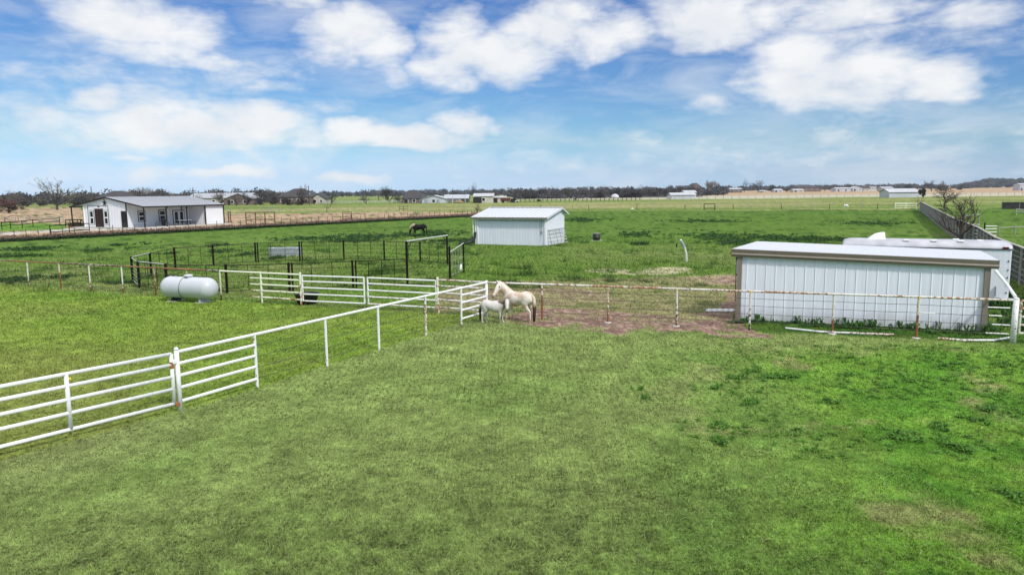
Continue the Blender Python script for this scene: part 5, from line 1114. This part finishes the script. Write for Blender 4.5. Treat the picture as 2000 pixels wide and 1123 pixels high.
FT = [('red', 'bush', 18, 215, 385, 60, 'reddish brown thicket tree at the left edge of the tan field'), ('red', 'bush', -12, 230, 378, 50, 'reddish bushy tree cut by the left edge of the picture'),
 ('dark', 'bush', 52, 330, 378, 36, 'dark bushy tree just left of the big spreading budding tree'), ('bud', 'radial', 112, 250, 347, 84, 'big spreading tree with pale buds left of the farmhouse'), ('mid', 'twig', 30, 360, 370, 26, 'thin bare tree rising above the thicket at the left edge'),
 ('dark', 'bush', 78, 345, 381, 34, 'dark low tree beneath the crown of the budding tree'), ('dark', 'bush', 150, 340, 382, 36, 'dark tree between the budding tree and the farmhouse roof'), ('mid', 'twig', 178, 330, 374, 18, 'thin bare tree beside the utility pole left of the farmhouse roof'),
 ('pale', 'round', 234, 380, 370, 24, 'small pale crowned tree over the farmhouse ridge, left one'), ('pale', 'round', 272, 380, 364, 46, 'tallest pale crowned tree behind the farmhouse roof'), ('pale', 'fan', 330, 390, 369, 40, 'pale wispy tree behind the farmhouse ridge right end'),
 ('dark', 'bush', 302, 370, 374, 30, 'dark tree between the two pale trees behind the farmhouse'), ('mid', 'fan', 360, 370, 374, 30, 'grey bare tree left of the long grey roofed barn'), ('mid', 'twig', 394, 300, 376, 34, 'bare tree in front of the long grey barn, left part'),
 ('mid', 'twig', 432, 300, 371, 32, 'bare tree in front of the long grey barn, centre'), ('dark', 'twig', 462, 300, 378, 30, 'dark bare tree in front of the long grey barn, right part'), ('dark', 'fan', 482, 310, 374, 26, 'bare tree at the right end of the long grey barn'),
 ('dark', 'bush', 508, 310, 381, 32, 'dark rounded tree right of the long grey barn'), ('dark', 'bush', 538, 315, 380, 30, 'dark tree touching the left side of the big hip roofed house'), ('mid', 'fan', 546, 345, 373, 22, 'grey bare tree peeking over the left roof of the big dark house'),
 ('dark', 'twig', 590, 300, 358, 22, 'tall thin bare tree before the big dark hip roofed house'), ('brown', 'bush', 562, 295, 382, 34, 'brown tree in front of the big dark house, left'), ('brown', 'bush', 590, 295, 383, 34, 'brown tree in front of the big dark house, right'),
 ('dark', 'twig', 648, 320, 373, 30, 'dark bare tree right of the small gabled house'), ('mid', 'fan', 712, 340, 381, 20, 'small bare tree beside the lone utility pole'), ('pale', 'twig', 741, 390, 367, 20, 'pale thin tree left of the dark hip roofed house'),
 ('dark', 'fan', 762, 350, 362, 32, 'large bare tree left of the dark hip roofed house'), ('dark', 'bush', 777, 330, 382, 26, 'dark dense tree against the left wall of the dark hip roofed house'), ('green', 'bush', 848, 350, 376, 18, 'dark evergreen behind the low white building'),
 ('dark', 'twig', 930, 400, 355, 26, 'tall bare tree behind the beige barn'), ('mid', 'fan', 968, 450, 373, 34, 'grey bare trees mass just right of the beige barn roof'),
 ('pale', 'round', 1383, 850, 349, 20, 'pale round topped tree right of the dark brown house, left one'), ('pale', 'round', 1397, 850, 351, 20, 'pale round topped tree right of the dark brown house, right one'), ('dark', 'twig', 1453, 850, 348, 17, 'lone slim bare tree on the skyline'),
 ('dark', 'twig', 1485, 850, 350, 24, 'crooked bare tree on the skyline right of the lone slim one'), ('green', 'bush', 1508, 850, 360, 18, 'small dark evergreen right of the crooked skyline tree'), ('dark', 'bush', 1537, 900, 366, 14, 'small dark tree left of the long dark roof'),
 ('mid', 'twig', 1610, 900, 357, 14, 'sparse skyline tree left of the far white barn'), ('mid', 'twig', 1626, 900, 359, 12, 'second sparse skyline tree touching the far white barn'), ('mid', 'fan', 1655, 900, 358, 14, 'thin leaning skyline tree above the far white barn'),
 ('green', 'bush', 1773, 900, 359, 24, 'dark evergreen clump left of the round dark tree'), ('dark', 'twig', 1803, 700, 350, 20, 'bare tree rising behind the round dark tree'), ('dark', 'twig', 1820, 700, 350, 16, 'bare skyline tree just right of the round dark tree'),
 ('dark', 'bush', 1838, 800, 361, 36, 'dark low tree row behind the leafless spreading tree'), ('mid', 'twig', 1838, 750, 351, 14, 'thin bare tree above the leafless spreading tree'), ('dark', 'bush', 1877, 900, 359, 18, 'dark tree at the foot of the wooded hill'),
 ('dark', 'bush', 1722, 950, 364, 14, 'little dark tree between the tan house and white barn'), ('dark', 'bush', 1416, 900, 365, 22, 'dark tree row end right of the pale round trees')]
for i, (k, sh_, px, D, ty, w, lab) in enumerate(FT): far_tree(k, sh_, px, D, ty, w, lab, group=None, seed=i % 4+1, name='evergreen_tree' if k == 'green' else 'bare_tree')
rnd = random.Random(12); px = 1006; k = 0
while px < 1362:
    ty = 372-rnd.uniform(0, 6.5)-(px-1000)*.008; w = rnd.uniform(24, 42); shp = rnd.choice(['bush', 'bush', 'twig'])
    if shp == 'twig': ty -= 4
    far_tree('dark', shp, px, 430+rnd.uniform(-25, 30), ty, w, 'dark leafless tree in the close row between the pasture shed and brown skyline house', 'row of dark trees above the pasture shed', seed=rnd.randint(1, 4)); px += w*rnd.uniform(.28, .45)
rb = thing('evergreen_tree', 'round dark evergreen at the right end of the white barn', 'tree', GD(1803, 320)); a, b = bushy(77, 5.2, 4.6, 2600, .35, .2, 9); a.build('trunk', MT['bark'], rb); b.build('crown', TM['green'], rb)

def wood(name, label, x0, x1, D, h, n, kind, dD=40, s=1.4, hf=None):
    """far wood reading as one mass: overlapping crowns of small twig faces"""
    rng = random.Random(int(x0+D)); q = MB(); L_ = (x1-x0)*D/F; m = max(8, int(L_/1.6)) if not hf else int(L_/.45)
    for k in range(m):
        px = rng.uniform(x0, x1); d_ = D+rng.uniform(-dD, dD); p = GD(px, d_); hh = (hf(px) if hf else h)*(.78+.5*rng.random()**2); w = rng.uniform(5, 12)
        if hf: z = rng.random()**.7*max(1, hh-5); crown_tris(q, rng, (p.x, p.y, z+2.5), w*.75, w*.75, 4.5, n//m, s)
        else: crown_tris(q, rng, (p.x, p.y, hh*.5), w*.6, w*.6, hh*.5, n//m, s)
    o_ = q.build(name, TM[kind], None); tag(o_, label, 'wood', kind='stuff'); return o_
TM['haze1'] = new_mat('hazed_far_twigs', (.088, .088, .095), .9, 0, .3, .05); TM['haze2'] = new_mat('hazed_farther_twigs', (.095, .105, .12), .9, 0, .25, .03)  # twig colours paled and blued, with aerial haze painted in
wood('distant_wood', 'dark brown bare wood behind the farmhouse and pens', -160, 560, 400, 6.3, 42000, 'dark', 40, .9)
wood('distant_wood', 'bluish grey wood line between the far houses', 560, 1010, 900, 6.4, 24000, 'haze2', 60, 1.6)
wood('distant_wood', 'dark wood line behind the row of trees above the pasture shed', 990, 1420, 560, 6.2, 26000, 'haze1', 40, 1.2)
wood('hedge_brush', 'low brush filling the feet of the dark tree row above the pasture shed', 1000, 1365, 445, 2.6, 16000, 'haze1', 12, .8)
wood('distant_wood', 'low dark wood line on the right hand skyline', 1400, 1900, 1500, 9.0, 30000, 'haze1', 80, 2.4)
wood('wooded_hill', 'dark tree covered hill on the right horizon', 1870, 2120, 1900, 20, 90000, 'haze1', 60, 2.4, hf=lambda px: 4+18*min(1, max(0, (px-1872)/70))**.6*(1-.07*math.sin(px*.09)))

# ------------------------------------------------------------------ far buildings, poles, animals
def building(name, label, cat, px0, px1, D, top, eave, wm, rm, style='gable', dep=9, wins=3, doors=1, group=None, yaw=0.0, door_m='trim_black', ov=.4, win_h=1.2, open_front=False, skew=0):
    a = GD(px0, D); b = GD(px1, D); w = (b-a).length; c = (a+b)/2; t = thing(name, label, cat, c, yaw, group); e = max(1.8, HT(c, eave)); r_ = max(e+.3, HT(c, top))
    q = MB(); x0, x1 = -w/2+ov, w/2-ov
    if style == 'gablefront': q.add([(x0, 0, 0), (x1, 0, 0), (x1, dep, 0), (x0, dep, 0), (x0, 0, e), (x1, 0, e), (x1, dep, e), (x0, dep, e), (0, 0, r_-.1), (0, dep, r_-.1)], [(0, 1, 5, 8, 4), (1, 2, 6, 5), (2, 3, 7, 9, 6), (3, 0, 4, 7)])
    else: q.add([(x0, 0, 0), (x1, 0, 0), (x1, dep, 0), (x0, dep, 0), (x0, 0, e), (x1, 0, e), (x1, dep, e), (x0, dep, e), (x0, dep/2, r_-.12), (x1, dep/2, r_-.12)] if style == 'gable' else [(x0, 0, 0), (x1, 0, 0), (x1, dep, 0), (x0, dep, 0), (x0, 0, e), (x1, 0, e), (x1, dep, e), (x0, dep, e)],
          [(0, 1, 5, 4), (1, 2, 6, 9, 5), (2, 3, 7, 6), (3, 0, 4, 8, 7)] if style == 'gable' else [(0, 1, 5, 4), (1, 2, 6, 5), (2, 3, 7, 6), (3, 0, 4, 7), (4, 5, 6, 7)])
    q.build('wall', MT[wm], t); y0, y1 = -ov, dep+ov
    if style == 'gable':
        slab(MB(), [(-w/2, y0, e-.1), (w/2, y0, e-.1), (w/2, dep/2, r_), (-w/2, dep/2, r_)], .15).build('roof', MT[rm], t); slab(MB(), [(-w/2, dep/2, r_+.002), (w/2, dep/2, r_+.002), (w/2, y1, e-.1), (-w/2, y1, e-.1)], .15).build('roof', MT[rm], t)
    elif style == 'gablefront':
        slab(MB(), [(-w/2, y0, e-.1), (0, y0, r_), (0, y1, r_), (-w/2, y1, e-.1)], .15).build('roof', MT[rm], t); slab(MB(), [(0, y0, r_+.002), (w/2, y0, e-.1), (w/2, y1, e-.1), (0, y1, r_+.002)], .15).build('roof', MT[rm], t)
    elif style == 'hip':
        k = min(w*.36, dep*.5); MB().add([(-w/2, y0, e), (w/2, y0, e), (w/2, y1, e), (-w/2, y1, e), (-w/2+k+skew, dep/2, r_), (w/2-k+skew, dep/2, r_)], [(0, 1, 5, 4), (1, 2, 5), (2, 3, 4, 5), (3, 0, 4), (3, 2, 1, 0)]).build('roof', MT[rm], t)
    for k in range(wins):
        x = x0+(x1-x0)*(k+.5+(.15 if doors else 0))/(wins+.3); f = MB().box((x, -.06, e*.52), (1.5, .06, win_h+.3)).build('window', MT['white_trim'], t); MB().box((x, -.10, e*.52), (1.15, .04, win_h)).build('pane', MT['glass'], f)
    for k in range(doors):
        x = x0+(x1-x0)*(.18+.5*k); MB().box((x, -.07, min(e*.42, 1.3)), (1.3 if door_m != 'bay' else 3.6, .08, min(e*.84, 2.6))).build('door', MT['trim_black' if door_m == 'bay' else door_m], t)  # for a bay, a dark panel painted as the shade inside the opening
    return t
for nm, m in (('wall_white', (.50, .50, .53)), ('wall_beige', (.52, .48, .40)), ('wall_brick', (.16, .12, .10)), ('roof_metal', (.38, .40, .43)), ('roof_light', (.43, .44, .46))): MT[nm] = new_mat(nm, m, .7, 0, .1, .4)
building('house', 'dark roofed house showing above the farmhouse roof at left', 'house', 186, 246, 330, 373, 387, 'brick', 'shingle', 'hip', 14, 3)
building('barn', 'long grey roofed barn with bare trees before it', 'barn', 366, 488, 325, 378, 387, 'tan_wall', 'roof_grey', 'gable', 14, 6, 2)
building('house', 'grey gabled house joined to the end of the long grey barn', 'house', 436, 496, 318, 378.5, 389, 'brick', 'roof_grey', 'gablefront', 12, 2, 1)
building('house', 'big dark hip roofed house behind brown trees', 'house', 540, 610, 322, 368.5, 385, 'brick', 'shingle', 'hip', 16, 4)
building('house', 'small tan gabled house right of the big dark hip roofed one', 'house', 606, 637, 325, 379, 388.5, 'tan_wall', 'shingle', 'gablefront', 10, 2)
building('house', 'dark house with steep hip roof left of the white sheds', 'house', 783, 835, 315, 371.5, 388, 'brick', 'shingle', 'hip', 13, 3, skew=-1.5)
building('outbuilding', 'low white outbuilding with grey garage door among the far houses', 'shed', 822, 872, 312, 382, 389.5, 'wall_white', 'roof_metal', 'gablefront', 14, 1, 2, door_m='galv')
t = building('open_shed', 'grey roofed open shed beside the low white outbuilding', 'shed', 866, 916, 318, 381, 389, 'wood_grey', 'roof_metal', 'gable', 12, 0, 0)
for x in (-4, -1.5, 1.5, 4): MB().box((x, -.3, 1.2), (.25, .25, 2.5)).build('post', MT['wall_white'], t)
building('barn', 'beige steel barn with grey roof right of the open shed', 'barn', 924, 965, 300, 378.5, 383.5, 'wall_beige', 'roof_light', 'gable', 12, 1, 1, door_m='bay')
building('barn_wing', 'lower beige wing with dark bay right of the beige barn', 'barn', 956, 990, 306, 384, 386, 'wall_beige', 'roof_light', 'gable', 9, 0, 1, door_m='bay')
building('shed', 'long white shed with pale roof in the far field below the brown house', 'shed', 1310, 1360, 350, 377, 381, 'wall_white', 'roof_light', 'gable', 9, 0, 0)
building('shed', 'taller white shed end behind the long white shed', 'shed', 1336, 1361, 368, 372.5, 376, 'wall_white', 'roof_light', 'gable', 8, 0, 0)
building('house', 'brown house with steep dark gable roof on the skyline', 'house', 1346, 1374, 820, 358, 368, 'brick', 'shingle', 'gablefront', 20, 2)
building('house', 'long dark roofed wing left of the steep gabled skyline house', 'house', 1324, 1352, 825, 363, 370, 'wall_beige', 'shingle', 'gable', 16, 3)
building('garden_shed', 'small white box shed right of the brown skyline house', 'shed', 1374, 1389, 720, 371, 373, 'wall_white', 'roof_light', 'gable', 7, 0, 1, door_m='galv')
building('house', 'long low dark roofed house in the middle of the right skyline', 'house', 1556, 1604, 900, 361, 367, 'brick', 'shingle', 'hip', 22, 4)
building('house', 'low beige building before the long dark roofed skyline house', 'house', 1549, 1571, 820, 369.5, 371.5, 'wall_beige', 'roof_light', 'gable', 10, 2)
building('house', 'low white building left of the beige one on the skyline', 'house', 1512, 1529, 820, 369.5, 371.5, 'wall_white', 'roof_light', 'gable', 9, 2)
building('house', 'low pinkish building left of the low white skyline building', 'house', 1484, 1497, 820, 372, 374, 'wall_beige', 'roof_light', 'gable', 9, 1)
building('garage', 'grey low garage between the slim and crooked skyline trees', 'garage', 1425, 1450, 850, 367.5, 370, 'wall_brick', 'roof_metal', 'gable', 10, 2)
building('barn', 'wide white barn with dark doorway on the right skyline', 'barn', 1632, 1662, 850, 366.5, 368.5, 'wall_white', 'roof_light', 'gable', 14, 0, 2)
building('house', 'white gabled house right of the wide white skyline barn', 'house', 1665, 1685, 850, 364.5, 368, 'wall_white', 'roof_light', 'gablefront', 12, 2)
building('house', 'grey roofed low house between the white gabled and two storey houses', 'house', 1680, 1700, 860, 364.5, 368, 'wall_beige', 'shingle', 'gable', 12, 2)
building('house', 'two storey white and dark house on the right skyline', 'house', 1692, 1712, 880, 361.5, 364, 'wall_white', 'shingle', 'gable', 12, 4)
building('house', 'tan flat house right of the two storey skyline house', 'house', 1722, 1746, 850, 365, 367.5, 'tan_wall', 'roof_metal', 'gable', 12, 2)
building('barn', 'long white open sided barn by the round dark evergreen', 'barn', 1735, 1797, 330, 369, 375.5, 'wall_white', 'roof_light', 'gable', 9, 0, 0)
building('shed', 'white shed cut by the right edge under the wooded hill', 'shed', 1991, 2012, 700, 358.5, 360.5, 'wall_white', 'roof_light', 'gable', 10, 0, 1)
dome = thing('hay_cover', 'small white domed hutch in the tan field below the dark tree row', 'hutch', GD(1201, 420)); MB().lathe([(2.4, 0), (2.3, 1.0), (1.8, 1.9), (.9, 2.4), (.1, 2.55)], 16).build('shell', MT['wall_white'], dome, True)
tl_ = thing('farm_trailer', 'dark red farm equipment parked right of the beige barn', 'farm machinery', GD(993, 300)); MB().box((-1.2, 0, 1.3), (4.2, 2, 1.4)).build('box', new_mat('dark_red_paint', (.10, .03, .025), .6, 0, .3, 1), tl_, bevel=.1); MB().box((1.9, 0, 1.1), (1.8, 1.8, 1.2)).build('cab', MT['dark_post'], tl_, bevel=.1)
for x in (-2.2, 2): MB().lathe([(.2, -.2), (.6, -.2), (.65, 0), (.6, .2), (.2, .2)], 16, (0, 0, 0)).build('wheel', MT['black_rubber'], tl_); w = tl_.children[-1]; w.rotation_euler = (R(90), 0, 0); w.location = (x, -1, .6)
vh = thing('parked_car', 'small white car parked right of the dark red farm equipment', 'car', GD(1004, 305)); q = MB()
q.add([(-2.1, y, z) for y in (-.85, .85) for z in (.35, .85)]+[(2.1, y, z) for y in (-.85, .85) for z in (.35, .85)], [(0, 1, 3, 2), (4, 6, 7, 5), (0, 4, 5, 1), (2, 3, 7, 6), (0, 2, 6, 4), (1, 5, 7, 3)]); q.build('body', MT['wall_white'], vh, bevel=.12)
MB().add([(-1.5, -.75, .85), (1.2, -.75, .85), (1.2, .75, .85), (-1.5, .75, .85), (-.9, -.62, 1.42), (.6, -.62, 1.42), (.6, .62, 1.42), (-.9, .62, 1.42)], [(0, 1, 5, 4), (1, 2, 6, 5), (2, 3, 7, 6), (3, 0, 4, 7), (4, 5, 6, 7)]).build('cabin', MT['glass'], vh)
for x in (-1.35, 1.35):
    for y in (-.8, .8): w = MB().lathe([(.1, -.1), (.32, -.1), (.33, .1), (.1, .1)], 14).build('wheel', MT['black_rubber'], vh); w.rotation_euler = (R(90), 0, 0); w.location = (x, y, .33)
mnd = thing('dirt_mound', 'small brown dirt mound beside the open shed', 'mound', GD(897, 302)); MB().loft([((-2.2, 0, .1), .1, .1), ((-1.2, 0, .3), 1, .55), ((.2, 0, .45), 1.3, .85), ((1.4, 0, .2), .9, .5), ((2.2, 0, .05), .1, .1)], 12).build('soil', MT['dry_hay'], mnd, True)
for px, D, ty, arms, lab in ((181, 300, 364.5, 0, 'slim utility pole left of the farmhouse ridge'), (379, 320, 366.5, 0, 'slim utility pole above the left end of the long grey barn'), (604, 300, 364, 1, 'utility pole with crossarm before the big dark hip roofed house'), (715.5, 310, 370, 0, 'lone utility pole in the open gap between far houses')):
    p = GD(px, D); h = HT(p, ty); t = thing('utility_pole', lab, 'utility pole', p); MB().tube([(0, 0, 0), (0, 0, h)], [.20, .15], 8).build('pole', MT['pole_wood'], t)
    if arms:
        MB().box((.6, 0, h-2.0), (2.6, .2, .2)).build('crossarm', MT['pole_wood'], t); MB().tube([(.35, 0, h-2.7), (.35, 0, h-3.5)], .25, 8).build('transformer', MT['galv'], t)
def cow(px, D, label, m, s=1.0, yaw=0.0, py=None):
    t = thing('grazing_cow', label, 'cow', GD(px, D), yaw); b = MB(); V3 = Vector
    b.loft([(V3(p)*s, w*s, h*s) for p, w, h in (((-.9, 0, 1.05), .15, .2), ((-.75, 0, 1.0), .3, .36), ((0, 0, .95), .36, .42), ((.6, 0, 1.0), .28, .38), ((.85, 0, 1.0), .15, .2))], 12)
    b.loft([(V3(p)*s, w*s, h*s) for p, w, h in (((.7, 0, 1.05), .16, .25), ((1.1, 0, .75), .12, .16), ((1.25, 0, .5), .12, .14), ((1.4, 0, .2), .08, .08))], 10)
    for x in (-.7, .6):
        for y in (-.18, .18): b.loft([(V3((x, y, .8))*s, .12*s, .14*s), (V3((x, y, .4))*s, .06*s, .07*s), (V3((x, y, 0))*s, .06*s, .06*s)], 8)
    o_ = b.build('body', m, t, True); r_ = o_.modifiers.new('remesh', 'REMESH'); r_.mode = 'VOXEL'; r_.voxel_size = .05; r_.use_smooth_shade = True
cow(1124, 330, 'dark animal standing by the dark post fence in the far field', MT['dark_post'], 1.0, 1.2); cow(1052, 300, 'dark animal grazing in the far field right of the beige barn', MT['dark_post'], .9, 0)
cow(1235, 172, 'small white animal at the far wire fence below the domed hutch', MT['white_trim'], .38, .5); cow(1652, 175, 'small white animal just beyond the far wire fence at right', MT['white_trim'], .6, .2)

# ------------------------------------------------------------------ broadleaf weeds and grass along the big shed
def weeds():
    rng = np.random.default_rng(11); V = []; C = []
    def leaf(p, an, L_, w, lift, col):
        d = np.array((math.cos(an), math.sin(an), 0)); s_ = np.array((-math.sin(an), math.cos(an), 0)); up = np.array((0, 0, 1.))
        m_ = p+d*L_*.5+up*lift*.75; t_ = p+d*L_+up*lift*.55
        for tri in ((p, m_-s_*w, m_+s_*w), (m_-s_*w, t_, m_+s_*w)):
            V.extend(tri); C.extend([col*.8, col, col])
    def plant(x, y, r, n, h, base):
        for k in range(n):
            col = np.array(base)*rng.uniform(.6, 1.5); o_ = rng.normal(0, r*.28, 2); leaf(np.array((x+o_[0], y+o_[1], .0)), rng.uniform(0, 6.28), r*rng.uniform(.5, 1.1), r*rng.uniform(.10, .2), h*rng.uniform(.4, 1.3), col)
    # paddock weeds
    n = 0
    while n < 1100:
        px, py = rng.uniform(1260, 2040), rng.uniform(672, 900); p = G(px, py)
        w = fbm(np.array([p.x]), np.array([p.y]), 2.2, 4, 91)[0]
        dens = np.clip((px-1300)/500, 0, 1)*(1 if py < 860 else .35)
        if w > .46 and rng.uniform() < dens: plant(p.x, p.y, rng.uniform(.05, .15), 14, .07, (.095, .215, .024))
        n += 1
    for (px, py, r) in ((1470, 722, .32), (1510, 737, .35), (1545, 738, .35), (1440, 738, .28), (1395, 757, .25), (1470, 790, .25), (1655, 702, .25), (1250, 762, .16), (1260, 777, .14), (1410, 832, .3), (1775, 855, .34), (1840, 838, .3), (1870, 875, .3), (1930, 800, .35), (1900, 820, .3), (1850, 715, .3), (1960, 715, .3), (1970, 970, .3), (1410, 862, .28), (1660, 735, .25), (1620, 785, .25)):
        p = G(px, py)
        for k in range(6): o_ = rng.normal(0, r*.5, 2); plant(p.x+o_[0], p.y+o_[1], r*.45, 16, .10, (.078, .195, .022))
    # along the shed wall and the end post
    for k in range(120):
        t_ = rng.uniform(-.02, 1.06); p = lerp(A0, B0, t_)+SN*rng.uniform(.02, .75); plant(p.x, p.y, rng.uniform(.08, .26), 12, rng.choice([.06, .1, .16, .34]), (.04, .115, .018))
    for k in range(260):
        p = Vector((rng.uniform(16.4, 22.5), rng.uniform(23.2, 32), 0)); plant(p.x, p.y, rng.uniform(.15, .35), 14, rng.uniform(.1, .35), (.03, .10, .014))
    for (px, py, h, dx) in ((1596, 633, .75, -.15), (1850, 648, .62, .45), (1447, 628, .4, .0), (1700, 640, .3, .05), (1820, 645, .3, .1)):
        p = G(px, py)-Vector((0, 0, 0)); 
        for k in range(2): a = np.array((p.x+k*.03, p.y, 0.)); b = a+np.array((dx, 0, h)); s_ = np.array((.012, 0, 0)); V.extend((a-s_, a+s_, b)); C.extend([np.array((.10, .11, .04))]*3)
    # coarse tufts of the dark lush patches further out
    for (cx, cy, rx, ry) in PAT:
        m = int(min(240, 10*rx*ry+20))
        for k in range(m):
            x, y = cx+rng.normal(0, rx*.55), cy+rng.normal(0, ry*.55)
            if fbm(np.array([x]), np.array([y]), .9, 4, 77)[0] > .45: plant(x, y, rng.uniform(.2, .42), 9, rng.uniform(.10, .24), (.022, .07, .008))
    # shaggy edge of the ditch below the left wire fence
    for k in range(2200):
        t_ = rng.uniform(0, 1); p = lerp(_fa, _fb, t_); x, y = p.x+rng.normal(0, .5), p.y-rng.uniform(.0, 1.6); plant(x, y, rng.uniform(.3, .6), 6, rng.uniform(.15, .4), (.016, .040, .008))
    for k in range(2600):
        t_ = rng.uniform(-.1, 1); p = lerp(_fa, _fb, t_); x, y = p.x+rng.normal(0, .5), p.y+rng.uniform(1.2, 8); plant(x, y, rng.uniform(.3, .6), 6, rng.uniform(.15, .55), (.24, .15, .11) if rng.uniform() < .7 else (.13, .075, .055))
    V_ = np.array(V); o_ = np_mesh('weeds', V_, np.arange(len(V_)).reshape(-1, 3), attr_mat('weed_leaves', rough=.6, spec=.25, trans=.3), np.clip(np.array(C), .003, .9)); tag(o_, 'broadleaf weeds and coarse tufts scattered through the grass and along the shed foot', 'weeds', kind='stuff')
weeds()

# ------------------------------------------------------------------ HAZE: the air that pales the far trees
hzb = MB().box((0, 1200, 24), (5200, 3400, 56)).build('haze', bpy.data.materials.new('haze_air'), None); tag(hzb, kind='stuff')
m = hzb.data.materials[0]; m.use_nodes = True; nt = m.node_tree; nt.nodes.remove(nt.nodes['Principled BSDF'])
pv_ = nt.nodes.new('ShaderNodeVolumePrincipled'); pv_.inputs['Density'].default_value = .00009; pv_.inputs['Color'].default_value = (.84, .93, 1, 1); pv_.inputs['Anisotropy'].default_value = .2
nt.links.new(pv_.outputs[0], nt.nodes['Material Output'].inputs['Volume'])
